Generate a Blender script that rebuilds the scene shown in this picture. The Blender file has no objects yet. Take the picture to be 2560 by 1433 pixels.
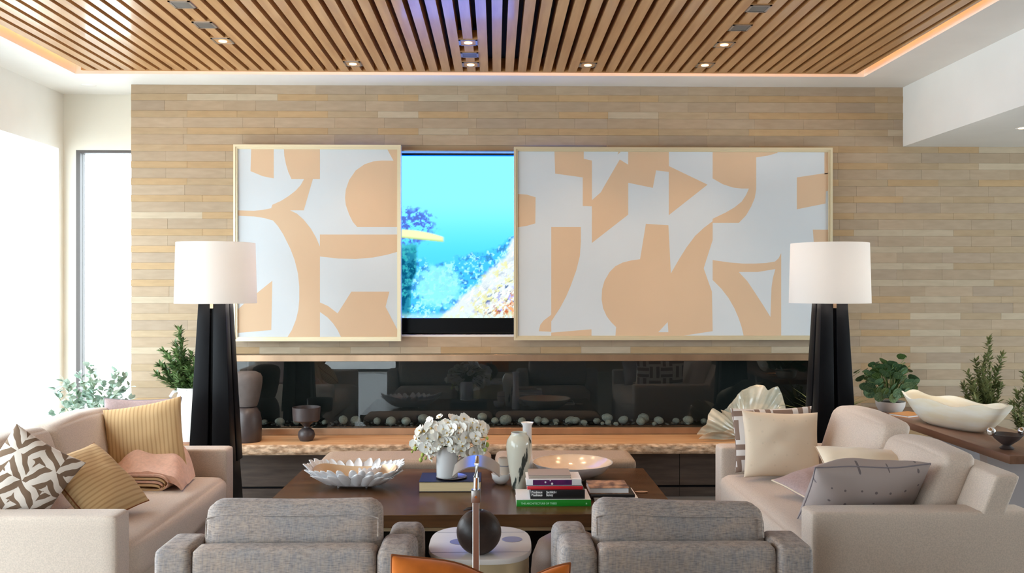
import bpy, bmesh, math, random
import numpy as np
from mathutils import Vector, Matrix, noise
from mathutils.geometry import tessellate_polygon

S = bpy.context.scene
C = S.collection
random.seed(7)
PI = math.pi

# ------------------------------------------------------------------ camera, sky, exposure
F = 2250.0                      # focal length in pixels of the 2560 px wide frame
H = 1.55                        # eye height
YAW = math.atan(40.0 / F)
cam = bpy.data.cameras.new('camera')
cam.sensor_width = 36.0
cam.lens = F / 2560.0 * 36.0
cam.clip_start = 0.05
co = bpy.data.objects.new('camera', cam)
C.objects.link(co)
co.location = (0, 0, H)
co.rotation_euler = (PI / 2, 0, -YAW)
cam.shift_y = (1.5) / 2560.0 * -1.0
S.camera = co

w = bpy.data.worlds.new('overcast_sky')
S.world = w
w.use_nodes = True
bg = w.node_tree.nodes['Background']
bg.inputs[0].default_value = (0.80, 0.90, 1.0, 1)
SKY = 9.5
bg.inputs[1].default_value = SKY
S.view_settings.view_transform = 'Standard'
S.view_settings.look = 'None'
S.view_settings.gamma = 1.0
S.view_settings.use_curve_mapping = False
S.view_settings.exposure = 0.0
S.cycles.max_bounces = 10
S.cycles.diffuse_bounces = 5
S.cycles.glossy_bounces = 4
S.cycles.transmission_bounces = 6
S.cycles.transparent_max_bounces = 12
S.cycles.caustics_reflective = False
S.cycles.caustics_refractive = False
S.cycles.sample_clamp_indirect = 6.0

def portal(name, loc, rot, sx, sy):
    l = bpy.data.lights.new(name, 'AREA')
    l.shape = 'RECTANGLE'; l.size = sx; l.size_y = sy
    l.cycles.is_portal = True
    o = bpy.data.objects.new(name, l); C.objects.link(o)
    o.location = loc; o.rotation_euler = rot
portal('left_glazing_light', (-3.5, 3.86, 1.33), (0, -PI / 2, 0), 2.6, 6.6)
portal('right_fill_window_light', (6.28, 3.9, 1.4), (0, PI / 2, 0), 2.2, 3.0)  # portal for the added window in the right wall
portal('alcove_window_light', (-2.93, 7.28, 1.33), (PI / 2, 0, PI), 0.9, 2.6)
portal('garden_door_light', (-2.55, -2.55, 1.33), (PI / 2, 0, 0), 1.5, 2.6)

def ray(px, py):
    u = (px - 1280.0) / F; v = (715.0 - py) / F
    return (math.sin(YAW) + u * math.cos(YAW), math.cos(YAW) - u * math.sin(YAW), v)
def PY(px, py, Y):              # photograph pixel -> point on the plane y = Y
    d = ray(px, py); t = Y / d[1]
    return Vector((d[0] * t, Y, H + d[2] * t))
def PZ(px, py, z):              # photograph pixel -> point on the plane at height z
    d = ray(px, py); t = (z - H) / d[2]
    return Vector((d[0] * t, d[1] * t, z))
def XY(px, Y): return PY(px, 715, Y).x
def ZY(py, Y): return PY(1240, py, Y).z

# ------------------------------------------------------------------ materials
def srgb(r, g, b):
    def f(c):
        c /= 255.0
        return c / 12.92 if c <= 0.04045 else ((c + 0.055) / 1.055) ** 2.4
    return (f(r), f(g), f(b))
def new_mat(name):
    m = bpy.data.materials.new(name); m.use_nodes = True
    nt = m.node_tree; p = nt.nodes['Principled BSDF']
    return m, nt, p
def mat(name, col, rough=0.6, metal=0.0, var=0.0, vscale=8.0, vstretch=(1, 1, 1), bump=0.0, bscale=80.0,
        bstretch=(1, 1, 1), col2=None, coat=0.0, sheen=0.0, emit=None, estr=0.0, spec=0.5, ior=None, detail=6.0, lo=0.35, hi=0.65):
    m, nt, p = new_mat(name)
    N = nt.nodes; L = nt.links
    c = col + (1,)
    p.inputs['Base Color'].default_value = c
    p.inputs['Roughness'].default_value = rough
    p.inputs['Metallic'].default_value = metal
    p.inputs['Specular IOR Level'].default_value = spec
    if coat: p.inputs['Coat Weight'].default_value = coat; p.inputs['Coat Roughness'].default_value = 0.08
    if sheen: p.inputs['Sheen Weight'].default_value = sheen
    if emit:
        p.inputs['Emission Color'].default_value = emit + (1,)
        p.inputs['Emission Strength'].default_value = estr
    tc = N.new('ShaderNodeTexCoord')
    if var or col2:
        mp = N.new('ShaderNodeMapping'); mp.inputs['Scale'].default_value = vstretch
        L.new(tc.outputs['Object'], mp.inputs[0])
        nz = N.new('ShaderNodeTexNoise'); nz.inputs['Scale'].default_value = vscale; nz.inputs['Detail'].default_value = detail
        L.new(mp.outputs[0], nz.inputs['Vector'])
        cr = N.new('ShaderNodeValToRGB')
        cr.color_ramp.elements[0].position = lo; cr.color_ramp.elements[1].position = hi
        a = col; b = col2 if col2 else col
        if not col2:
            a = tuple(max(0, x * (1 - var)) for x in col); b = tuple(min(1, x * (1 + var)) for x in col)
        cr.color_ramp.elements[0].color = a + (1,); cr.color_ramp.elements[1].color = b + (1,)
        L.new(nz.outputs[0], cr.inputs[0]); L.new(cr.outputs[0], p.inputs['Base Color'])
    if bump:
        mb = N.new('ShaderNodeMapping'); mb.inputs['Scale'].default_value = bstretch
        L.new(tc.outputs['Object'], mb.inputs[0])
        nb = N.new('ShaderNodeTexNoise'); nb.inputs['Scale'].default_value = bscale; nb.inputs['Detail'].default_value = 4
        L.new(mb.outputs[0], nb.inputs['Vector'])
        bp = N.new('ShaderNodeBump'); bp.inputs['Strength'].default_value = bump; bp.inputs['Distance'].default_value = 0.004
        L.new(nb.outputs[0], bp.inputs['Height']); L.new(bp.outputs[0], p.inputs['Normal'])
    return m

M = {}
M['plaster'] = mat('white_plaster', (0.80, 0.79, 0.76), 0.8, var=0.02, vscale=3, bump=0.05)
M['brownwall'] = mat('warm_brown_wall', (0.30, 0.21, 0.14), 0.8, var=0.05, vscale=3)
M['cream'] = mat('cream_plaster', (0.82, 0.78, 0.69), 0.8, var=0.02, vscale=3, bump=0.05)
M['floor'] = mat('pale_stone_floor', (0.33, 0.30, 0.27), 0.3, var=0.12, vscale=2.5)
M['terrace'] = mat('terrace_stone', (0.6, 0.58, 0.55), 0.8, var=0.08, vscale=2)
M['slat'] = mat('oak_slat', (0.43, 0.215, 0.080), 0.31, col2=(0.57, 0.32, 0.135), vscale=3.0, vstretch=(6, 0.5, 6), bump=0.04, bscale=60, bstretch=(6, 0.4, 6), coat=0.25)
M['slatback'] = mat('dark_backing_board', (0.012, 0.006, 0.004), 0.9)
M['led'] = mat('warm_led', (1, 0.6, 0.25), 0.5, emit=(1.0, 0.44, 0.13), estr=16)
M['lens'] = mat('lit_lens', (1, 0.7, 0.4), 0.5, emit=(1.0, 0.62, 0.30), estr=6)
M['darklens'] = mat('grey_vent_plate', (0.16, 0.155, 0.15), 0.45, metal=0.6)
M['steel'] = mat('brushed_steel', (0.42, 0.38, 0.35), 0.3, metal=1.0, var=0.1, vscale=20)
M['chrome'] = mat('polished_chrome', (0.85, 0.85, 0.87), 0.08, metal=1.0)
M['gunmetal'] = mat('satin_nickel', (0.40, 0.365, 0.345), 0.36, metal=1.0)
M['bronze'] = mat('bronze_trim', (0.50, 0.33, 0.21), 0.35, metal=0.85, var=0.12, vscale=1.6, vstretch=(3, 1, 1))
M['brass'] = mat('brushed_brass', (0.72, 0.58, 0.36), 0.34, metal=0.75)
M['goldframe'] = mat('pale_gold_frame', (0.72, 0.62, 0.42), 0.35, metal=0.35)
M['black'] = mat('black_lacquer', (0.004, 0.004, 0.005), 0.45, spec=0.12)
M['blackgloss'] = mat('black_gloss', (0.003, 0.003, 0.0035), 0.35, spec=0.12)
M['firebox'] = mat('dark_firebox', (0.010, 0.013, 0.013), 0.6)
M['darkwindow'] = mat('dark_window_frame', (0.10, 0.085, 0.08), 0.5)
M['canvas'] = mat('pale_blue_grey_canvas', (0.62, 0.66, 0.69), 0.85, bump=0.15, bscale=900, var=0.02, vscale=2)
M['peach'] = mat('peach_print', (0.66, 0.47, 0.31), 0.85, bump=0.15, bscale=900, var=0.02, vscale=2)
M['sofa'] = mat('oatmeal_linen', (0.58, 0.475, 0.395), 0.95, var=0.10, vscale=180, bump=0.25, bscale=500, sheen=0.15)
M['hearth'] = mat('honey_travertine', (0.56, 0.29, 0.135), 0.55, col2=(0.66, 0.39, 0.20), vscale=2.2, vstretch=(1.2, 6, 14), bump=0.05)
M['hearthedge'] = mat('rough_stone_edge', (0.30, 0.175, 0.095), 0.85, col2=(0.70, 0.50, 0.34), vscale=26, vstretch=(0.7, 1, 1.6), bump=0.8, bscale=55, bstretch=(1, 1, 2))
M['cabinet'] = mat('smoked_oak_panel', (0.075, 0.055, 0.045), 0.25, var=0.2, vscale=4, vstretch=(1, 1, 8))
M['walnut'] = mat('dark_walnut', (0.060, 0.027, 0.011), 0.27, spec=0.4, col2=(0.110, 0.050, 0.020), vscale=3, vstretch=(0.7, 7, 7), bump=0.02)
M['console'] = mat('reddish_walnut', (0.17, 0.085, 0.055), 0.35, col2=(0.25, 0.135, 0.085), vscale=3, vstretch=(7, 0.7, 7))
M['taupe'] = mat('taupe_upholstery', (0.38, 0.29, 0.22), 0.9, var=0.12, vscale=160, bump=0.2, bscale=500)
M['leather'] = mat('brown_leather', (0.17, 0.11, 0.082), 0.5, spec=0.3, var=0.15, vscale=6, bump=0.2, bscale=150)
M['orange'] = mat('burnt_orange_velvet', (0.52, 0.13, 0.012), 0.85, var=0.22, vscale=9, sheen=0.15, spec=0.2)
M['orangepipe'] = mat('dark_orange_piping', (0.22, 0.06, 0.01), 0.8)
M['porcelain'] = mat('white_porcelain', (0.80, 0.80, 0.80), 0.15, coat=0.3)
M['matte_white'] = mat('chalk_white_glaze', (0.82, 0.81, 0.80), 0.45, var=0.03, vscale=12)
M['capiz'] = mat('white_petal_ceramic', (0.80, 0.80, 0.82), 0.42, var=0.07, vscale=14, bump=0.1, bscale=40)
M['champagne'] = mat('champagne_lining', (0.66, 0.47, 0.30), 0.28, metal=0.35, var=0.1, vscale=10)
M['saucer'] = mat('pewter_saucer', (0.35, 0.32, 0.33), 0.3, metal=0.7)
M['petal'] = mat('white_orchid_petal', (0.86, 0.85, 0.80), 0.6, col2=(0.80, 0.77, 0.62), vscale=9, lo=0.45, hi=0.75)
M['flower_centre'] = mat('orchid_centre', (0.55, 0.36, 0.08), 0.6)
M['bud'] = mat('green_bud', (0.42, 0.50, 0.10), 0.6)
M['stem'] = mat('green_stem', (0.10, 0.16, 0.04), 0.6)
M['leaf'] = mat('dark_green_leaf', (0.050, 0.105, 0.028), 0.42, col2=(0.17, 0.26, 0.09), vscale=9)
M['leafblue'] = mat('blue_green_leaf', (0.040, 0.105, 0.050), 0.35, col2=(0.17, 0.28, 0.14), vscale=7)
M['leafpale'] = mat('pale_eucalyptus_leaf', (0.22, 0.33, 0.26), 0.5, col2=(0.48, 0.56, 0.46), vscale=8)
M['leafolive'] = mat('olive_leaf', (0.12, 0.15, 0.045), 0.5, col2=(0.30, 0.32, 0.13), vscale=8)
M['soil'] = mat('dark_soil', (0.03, 0.02, 0.012), 0.95)
M['darkclay'] = mat('dark_brown_clay', (0.055, 0.040, 0.038), 0.42, var=0.15, vscale=10, bump=0.15, bscale=40)
M['ballwood'] = mat('charred_wood_ball', (0.012, 0.008, 0.007), 0.42, spec=0.25, col2=(0.050, 0.030, 0.024), vscale=6, bump=0.25, bscale=60)
M['shell'] = mat('mother_of_pearl', (0.42, 0.42, 0.34), 0.22, col2=(0.82, 0.68, 0.50), vscale=5.5, coat=0.5, bump=0.15, bscale=25)
M['throw'] = mat('dusty_pink_wool', (0.66, 0.38, 0.27), 0.95, var=0.08, vscale=60, bump=0.2, bscale=300, sheen=0.3)
M['throwedge'] = mat('sand_wool_edge', (0.62, 0.42, 0.22), 0.95)
M['mauve'] = mat('mauve_linen', (0.42, 0.31, 0.30), 0.95, var=0.08, vscale=120, bump=0.2, bscale=400)
M['creamsilk'] = mat('cream_velvet', (0.80, 0.67, 0.50), 0.8, var=0.04, vscale=8, sheen=0.3)
M['tabletop'] = mat('pale_onyx_top', (0.64, 0.59, 0.57), 0.38, spec=0.35, col2=(0.76, 0.71, 0.66), vscale=3)
M['inset'] = mat('grey_violet_inlay', (0.20, 0.17, 0.19), 0.4)
M['seam'] = mat('thin_grey_joint', (0.25, 0.24, 0.27), 0.5)
M['paper'] = mat('white_paper', (0.78, 0.77, 0.78), 0.7)
M['pages'] = mat('cream_pages', (0.78, 0.62, 0.36), 0.8, var=0.05, vscale=60, vstretch=(0.1, 0.1, 8))
M['navy'] = mat('navy_black_cloth', (0.010, 0.010, 0.020), 0.45)
M['bookblack'] = mat('black_cover', (0.010, 0.010, 0.011), 0.35)
M['green'] = mat('green_cover', (0.012, 0.26, 0.020), 0.4)
M['red'] = mat('red_cover', (0.62, 0.015, 0.025), 0.4)
M['purple'] = mat('purple_cover', (0.035, 0.008, 0.07), 0.4, col2=(0.12, 0.01, 0.10), vscale=18)
M['taupecover'] = mat('taupe_cover', (0.40, 0.31, 0.27), 0.35)
M['photo_cover'] = mat('brown_photo_cover', (0.10, 0.045, 0.04), 0.35, col2=(0.62, 0.36, 0.22), vscale=22)
M['stone_grey'] = mat('grey_river_pebble', (0.30, 0.31, 0.30), 0.8, col2=(0.48, 0.46, 0.41), vscale=5)
M['gravel'] = mat('dark_gravel', (0.09, 0.09, 0.09), 0.8, var=0.5, vscale=20)
M['onyx'] = mat('cream_onyx', (0.84, 0.74, 0.54), 0.35, col2=(0.90, 0.87, 0.78), vscale=4, vstretch=(1, 1, 5))
M['paleleg'] = mat('pale_grey_lacquer', (0.45, 0.42, 0.44), 0.4)
M['whitepot'] = mat('white_pot', (0.72, 0.68, 0.64), 0.5)
M['terracotta'] = mat('terracotta_trim', (0.45, 0.27, 0.2), 0.8)
M['tan'] = mat('tan_wood', (0.42, 0.27, 0.17), 0.5)
M['greypot'] = mat('grey_planter', (0.25, 0.24, 0.23), 0.7)

def armchair_mat():
    m, nt, p = new_mat('heathered_grey_tweed'); N = nt.nodes; L = nt.links
    tc = N.new('ShaderNodeTexCoord')
    def nz(scale, st, seed=0):
        mp = N.new('ShaderNodeMapping'); mp.inputs['Scale'].default_value = st; mp.inputs['Location'].default_value = (seed, seed, seed)
        L.new(tc.outputs['Object'], mp.inputs[0])
        n = N.new('ShaderNodeTexNoise'); n.inputs['Scale'].default_value = scale; n.inputs['Detail'].default_value = 5
        L.new(mp.outputs[0], n.inputs['Vector']); return n
    a = nz(120, (0.35, 0.35, 2.2)); b = nz(75, (2.2, 2.2, 0.4), 5); c = nz(5, (1, 1, 2), 9)
    r1 = N.new('ShaderNodeValToRGB'); e = r1.color_ramp.elements
    e[0].position = 0.30; e[0].color = (0.115, 0.10, 0.105, 1); e[1].position = 0.60; e[1].color = (0.42, 0.365, 0.33, 1)
    L.new(a.outputs[0], r1.inputs[0])
    r2 = N.new('ShaderNodeValToRGB'); e = r2.color_ramp.elements
    e[0].position = 0.35; e[0].color = (0.24, 0.235, 0.25, 1); e[1].position = 0.62; e[1].color = (0.44, 0.37, 0.31, 1)
    L.new(b.outputs[0], r2.inputs[0])
    mx = N.new('ShaderNodeMix'); mx.data_type = 'RGBA'; mx.inputs['Factor'].default_value = 0.5
    L.new(r1.outputs[0], mx.inputs[6]); L.new(r2.outputs[0], mx.inputs[7])
    r3 = N.new('ShaderNodeValToRGB'); e = r3.color_ramp.elements
    e[0].position = 0.35; e[0].color = (0.88, 0.90, 0.95, 1); e[1].position = 0.65; e[1].color = (1.1, 1.0, 0.93, 1)
    L.new(c.outputs[0], r3.inputs[0])
    m2 = N.new('ShaderNodeMix'); m2.data_type = 'RGBA'; m2.blend_type = 'MULTIPLY'; m2.inputs['Factor'].default_value = 1
    L.new(mx.outputs[2], m2.inputs[6]); L.new(r3.outputs[0], m2.inputs[7])
    L.new(m2.outputs[2], p.inputs['Base Color']); p.inputs['Roughness'].default_value = 0.95
    bp = N.new('ShaderNodeBump'); bp.inputs['Strength'].default_value = 0.3; bp.inputs['Distance'].default_value = 0.004
    L.new(a.outputs[0], bp.inputs['Height']); L.new(bp.outputs[0], p.inputs['Normal'])
    return m
M['tweed'] = armchair_mat()

def brick_mat():
    m, nt, p = new_mat('sandstone_brick'); N = nt.nodes; L = nt.links
    at = N.new('ShaderNodeAttribute'); at.attribute_name = 'tone'
    tc = N.new('ShaderNodeTexCoord'); mp = N.new('ShaderNodeMapping'); mp.inputs['Scale'].default_value = (1.2, 1, 5)
    L.new(tc.outputs['Object'], mp.inputs[0])
    n = N.new('ShaderNodeTexNoise'); n.inputs['Scale'].default_value = 7; n.inputs['Detail'].default_value = 7
    L.new(mp.outputs[0], n.inputs['Vector'])
    r = N.new('ShaderNodeValToRGB'); e = r.color_ramp.elements
    e[0].position = 0.3; e[0].color = (0.93, 0.92, 0.9, 1); e[1].position = 0.7; e[1].color = (1.06, 1.06, 1.06, 1)
    L.new(n.outputs[0], r.inputs[0])
    mx = N.new('ShaderNodeMix'); mx.data_type = 'RGBA'; mx.blend_type = 'MULTIPLY'; mx.inputs['Factor'].default_value = 1
    L.new(at.outputs['Color'], mx.inputs[6]); L.new(r.outputs[0], mx.inputs[7])
    L.new(mx.outputs[2], p.inputs['Base Color']); p.inputs['Roughness'].default_value = 0.75
    bp = N.new('ShaderNodeBump'); bp.inputs['Strength'].default_value = 0.15; bp.inputs['Distance'].default_value = 0.003
    L.new(n.outputs[0], bp.inputs['Height']); L.new(bp.outputs[0], p.inputs['Normal'])
    return m
M['brick'] = brick_mat()
def screen_mat():
    m, nt, p = new_mat('lit_screen'); N = nt.nodes; L = nt.links
    at = N.new('ShaderNodeAttribute'); at.attribute_name = 'picture'
    em = N.new('ShaderNodeEmission'); em.inputs['Strength'].default_value = 1.0
    L.new(at.outputs['Color'], em.inputs[0]); L.new(em.outputs[0], N['Material Output'].inputs[0])
    return m
M['screen'] = screen_mat()
def glass_mat(name, tint, ior, base=0.0):
    m, nt, p = new_mat(name); N = nt.nodes; L = nt.links; N.remove(p)
    tr = N.new('ShaderNodeBsdfTransparent'); tr.inputs[0].default_value = tint + (1,)
    gl = N.new('ShaderNodeBsdfGlossy'); gl.inputs['Roughness'].default_value = 0.0
    fr = N.new('ShaderNodeFresnel'); fr.inputs[0].default_value = ior
    ge = N.new('ShaderNodeNewGeometry'); sb = N.new('ShaderNodeMath'); sb.operation = 'SUBTRACT'; sb.inputs[0].default_value = 1
    L.new(ge.outputs['Backfacing'], sb.inputs[1]); ml = N.new('ShaderNodeMath'); ml.operation = 'MULTIPLY'
    L.new(fr.outputs[0], ml.inputs[0]); L.new(sb.outputs[0], ml.inputs[1])
    mx = N.new('ShaderNodeMixShader'); L.new(ml.outputs[0], mx.inputs[0]); L.new(tr.outputs[0], mx.inputs[1]); L.new(gl.outputs[0], mx.inputs[2])
    L.new(mx.outputs[0], N['Material Output'].inputs[0]); return m
M['fireglass'] = glass_mat('tinted_fire_glass', (0.80, 0.84, 0.83), 1.75)
M['winglass'] = glass_mat('clear_window_glass', (0.96, 0.98, 0.97), 1.45)
def shade_mat():
    m, nt, p = new_mat('white_linen_shade'); N = nt.nodes; L = nt.links; N.remove(p)
    d = N.new('ShaderNodeBsdfDiffuse'); d.inputs[0].default_value = (0.86, 0.85, 0.83, 1)
    t = N.new('ShaderNodeBsdfTranslucent'); t.inputs[0].default_value = (0.86, 0.80, 0.74, 1)
    mx = N.new('ShaderNodeMixShader'); mx.inputs[0].default_value = 0.35
    L.new(d.outputs[0], mx.inputs[1]); L.new(t.outputs[0], mx.inputs[2]); L.new(mx.outputs[0], N['Material Output'].inputs[0]); return m
M['shade'] = shade_mat()

def pattern_mat(name, base, dark, kind):
    m, nt, p = new_mat(name); N = nt.nodes; L = nt.links
    tc = N.new('ShaderNodeTexCoord'); p.inputs['Roughness'].default_value = 0.9
    mx = N.new('ShaderNodeMix'); mx.data_type = 'RGBA'; mx.inputs[6].default_value = base + (1,); mx.inputs[7].default_value = dark + (1,)
    if kind == 'stripe':
        wv = N.new('ShaderNodeTexWave'); wv.inputs['Scale'].default_value = 15; wv.bands_direction = 'X'
        L.new(tc.outputs['Object'], wv.inputs[0])
        r = N.new('ShaderNodeValToRGB'); r.color_ramp.elements[0].position = 0.5; r.color_ramp.elements[1].position = 0.95
        L.new(wv.outputs[1], r.inputs[0]); L.new(r.outputs[0], mx.inputs['Factor'])
    elif kind == 'dot':
        mp = N.new('ShaderNodeMapping'); mp.inputs['Scale'].default_value = (16, 16, 0.001)
        L.new(tc.outputs['Object'], mp.inputs[0])
        v = N.new('ShaderNodeTexVoronoi'); v.inputs['Scale'].default_value = 1; v.inputs['Randomness'].default_value = 0.15
        L.new(mp.outputs[0], v.inputs['Vector'])
        r = N.new('ShaderNodeMath'); r.operation = 'LESS_THAN'; r.inputs[1].default_value = 0.10
        L.new(v.outputs[0], r.inputs[0]); L.new(r.outputs[0], mx.inputs['Factor'])
    else:
        # angular meander: two crossed square waves switched by a coarse checker
        sx = N.new('ShaderNodeSeparateXYZ'); L.new(tc.outputs['Object'], sx.inputs[0])
        if kind == 'maze':
            rt = N.new('ShaderNodeMapping'); rt.inputs['Rotation'].default_value = (0, 0, 0.6)
            nd = N.new('ShaderNodeTexNoise'); nd.inputs['Scale'].default_value = 9
            va = N.new('ShaderNodeVectorMath'); va.operation = 'MULTIPLY_ADD'; va.inputs[1].default_value = (0.05, 0.05, 0.0)
            L.new(tc.outputs['Object'], rt.inputs[0]); L.new(tc.outputs['Object'], nd.inputs['Vector'])
            L.new(nd.outputs['Color'], va.inputs[0]); L.new(rt.outputs[0], va.inputs[2]); L.new(va.outputs[0], sx.inputs[0])
        def sq(sock, sc, ph):
            a = N.new('ShaderNodeMath'); a.operation = 'MULTIPLY_ADD'; a.inputs[1].default_value = sc; a.inputs[2].default_value = ph
            L.new(sock, a.inputs[0])
            f = N.new('ShaderNodeMath'); f.operation = 'FRACT'; L.new(a.outputs[0], f.inputs[0])
            g = N.new('ShaderNodeMath'); g.operation = 'GREATER_THAN'; g.inputs[1].default_value = 0.52; L.new(f.outputs[0], g.inputs[0]); return g
        k = 21 if kind == 'maze' else 16
        g1 = sq(sx.outputs[0], k, 0.2); g2 = sq(sx.outputs[1], k, 0.4)
        ch = N.new('ShaderNodeTexChecker'); ch.inputs['Scale'].default_value = 11 if kind == 'maze' else 9
        ch.inputs[1].default_value = (0, 0, 0, 1); ch.inputs[2].default_value = (1, 1, 1, 1)
        mp = N.new('ShaderNodeMapping'); mp.inputs['Scale'].default_value = (1, 1, 0.001); mp.inputs['Rotation'].default_value = (0, 0, 0.0)
        L.new(tc.outputs['Object'], mp.inputs[0]); L.new(mp.outputs[0], ch.inputs[0])
        s = N.new('ShaderNodeMix'); s.data_type = 'FLOAT'
        L.new(ch.outputs[1], s.inputs[0]); L.new(g1.outputs[0], s.inputs[2]); L.new(g2.outputs[0], s.inputs[3])
        L.new(s.outputs[0], mx.inputs['Factor'])
    L.new(mx.outputs[2], p.inputs['Base Color'])
    nb = N.new('ShaderNodeTexNoise'); nb.inputs['Scale'].default_value = 400
    L.new(tc.outputs['Object'], nb.inputs['Vector'])
    bp = N.new('ShaderNodeBump'); bp.inputs['Strength'].default_value = 0.2; bp.inputs['Distance'].default_value = 0.003
    L.new(nb.outputs[0], bp.inputs['Height']); L.new(bp.outputs[0], p.inputs['Normal'])
    return m
M['khaki'] = pattern_mat('khaki_ribbed_silk', (0.60, 0.40, 0.20), (0.47, 0.29, 0.13), 'stripe')
M['dotgrey'] = pattern_mat('grey_dotted_linen', (0.36, 0.295, 0.275), (0.15, 0.12, 0.125), 'dot')
M['dotcream'] = pattern_mat('cream_dotted_velvet', (0.76, 0.62, 0.47), (0.70, 0.57, 0.43), 'dot')
M['maze'] = pattern_mat('brown_meander_weave', (0.74, 0.66, 0.58), (0.19, 0.12, 0.075), 'maze')
M['maze2'] = pattern_mat('brown_lattice_weave', (0.66, 0.60, 0.56), (0.22, 0.145, 0.11), 'maze2')

def inkvase_mat():
    m, nt, p = new_mat('celadon_glaze_with_ink_strokes'); N = nt.nodes; L = nt.links
    p.inputs['Roughness'].default_value = 0.12
    tc = N.new('ShaderNodeTexCoord')
    sx = N.new('ShaderNodeSeparateXYZ'); L.new(tc.outputs['Object'], sx.inputs[0])
    mp = N.new('ShaderNodeMapping'); mp.inputs['Scale'].default_value = (60, 10, 10); mp.inputs['Rotation'].default_value = (0, 0.42, 0)
    L.new(tc.outputs['Object'], mp.inputs[0])
    n = N.new('ShaderNodeTexNoise'); n.inputs['Scale'].default_value = 1.0; n.inputs['Detail'].default_value = 3
    L.new(mp.outputs[0], n.inputs['Vector'])
    # strokes lie on a slanting band across the belly
    a = N.new('ShaderNodeMath'); a.operation = 'MULTIPLY_ADD'; a.inputs[1].default_value = -0.33; a.inputs[2].default_value = 0.030
    L.new(sx.outputs[2], a.inputs[0])
    b = N.new('ShaderNodeMath'); b.operation = 'ADD'; L.new(a.outputs[0], b.inputs[0]); L.new(sx.outputs[0], b.inputs[1])
    c = N.new('ShaderNodeMath'); c.operation = 'ABSOLUTE'; L.new(b.outputs[0], c.inputs[0])
    d = N.new('ShaderNodeMapRange'); d.inputs[1].default_value = 0.010; d.inputs[2].default_value = 0.034; d.inputs[3].default_value = 0.19; d.inputs[4].default_value = -0.30
    L.new(c.outputs[0], d.inputs[0])
    e = N.new('ShaderNodeMath'); e.operation = 'ADD'; L.new(n.outputs[0], e.inputs[0]); L.new(d.outputs[0], e.inputs[1])
    r = N.new('ShaderNodeValToRGB'); r.color_ramp.elements[0].position = 0.60; r.color_ramp.elements[0].color = (0.62, 0.60, 0.50, 1)
    r.color_ramp.elements[1].position = 0.68; r.color_ramp.elements[1].color = (0.035, 0.045, 0.04, 1)
    L.new(e.outputs[0], r.inputs[0]); L.new(r.outputs[0], p.inputs['Base Color'])
    return m
M['ink'] = inkvase_mat()

# ------------------------------------------------------------------ mesh helpers
class G:                        # collects geometry for one mesh
    def __init__(s): s.v = []; s.f = []
    def add(s, v, f):
        n = len(s.v); s.v += [tuple(x) for x in v]; s.f += [tuple(i + n for i in q) for q in f]; return s
    def box(s, x0, x1, y0, y1, z0, z1):
        v = [(x0, y0, z0), (x1, y0, z0), (x1, y1, z0), (x0, y1, z0), (x0, y0, z1), (x1, y0, z1), (x1, y1, z1), (x0, y1, z1)]
        return s.add(v, [(0, 3, 2, 1), (4, 5, 6, 7), (0, 1, 5, 4), (1, 2, 6, 5), (2, 3, 7, 6), (3, 0, 4, 7)])
    def taper(s, b, t, z0, z1):  # b, t = (x0,x1,y0,y1) at bottom and top
        v = [(b[0], b[2], z0), (b[1], b[2], z0), (b[1], b[3], z0), (b[0], b[3], z0), (t[0], t[2], z1), (t[1], t[2], z1), (t[1], t[3], z1), (t[0], t[3], z1)]
        return s.add(v, [(0, 3, 2, 1), (4, 5, 6, 7), (0, 1, 5, 4), (1, 2, 6, 5), (2, 3, 7, 6), (3, 0, 4, 7)])
    def lathe(s, prof, n=40, c=(0, 0), close=True, sx=1, sy=1, wob=None):
        v = []; f = []; m = len(prof)
        for i in range(n):
            a = 2 * PI * i / n
            for j, (r, z) in enumerate(prof):
                k = wob(a, r, z) if wob else 1
                v.append((c[0] + r * k * math.cos(a) * sx, c[1] + r * k * math.sin(a) * sy, z))
        for i in range(n):
            for j in range(m - 1):
                a, b = i * m + j, ((i + 1) % n) * m + j
                f.append((a, b, b + 1, a + 1))
        return s.add(v, f)
    def tube(s, path, r, n=8, cap=True, flat=1.0):
        path = [Vector(p) for p in path]; v = []; f = []
        up = Vector((0, 0, 1))
        for i, p in enumerate(path):
            d = (path[min(i + 1, len(path) - 1)] - path[max(i - 1, 0)]).normalized()
            a = d.cross(up)
            if a.length < 1e-3: a = d.cross(Vector((0, 1, 0)))
            a.normalize(); b = a.cross(d).normalized()
            rr = r[i] if isinstance(r, (list, tuple)) else r
            for k in range(n):
                t = 2 * PI * k / n; v.append(p + a * math.cos(t) * rr + b * math.sin(t) * rr * flat)
        for i in range(len(path) - 1):
            for k in range(n):
                f.append((i * n + k, i * n + (k + 1) % n, (i + 1) * n + (k + 1) % n, (i + 1) * n + k))
        if cap:
            f.append(tuple(range(n))[::-1]); f.append(tuple((len(path) - 1) * n + k for k in range(n)))
        return s.add(v, f)
    def ball(s, c, r, n=20, m=12, sx=1, sy=1, sz=1):
        v = [(c[0], c[1], c[2] - r * sz)]; f = []
        for j in range(1, m):
            t = -PI / 2 + PI * j / m
            for i in range(n):
                a = 2 * PI * i / n; v.append((c[0] + r * sx * math.cos(t) * math.cos(a), c[1] + r * sy * math.cos(t) * math.sin(a), c[2] + r * sz * math.sin(t)))
        v.append((c[0], c[1], c[2] + r * sz))
        for i in range(n):
            f.append((0, 1 + (i + 1) % n, 1 + i))
            for j in range(m - 2):
                a = 1 + j * n
                f.append((a + i, a + (i + 1) % n, a + n + (i + 1) % n, a + n + i))
            f.append((1 + (m - 2) * n + i, 1 + (m - 2) * n + (i + 1) % n, len(v) - 1))
        return s.add(v, f)

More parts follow.
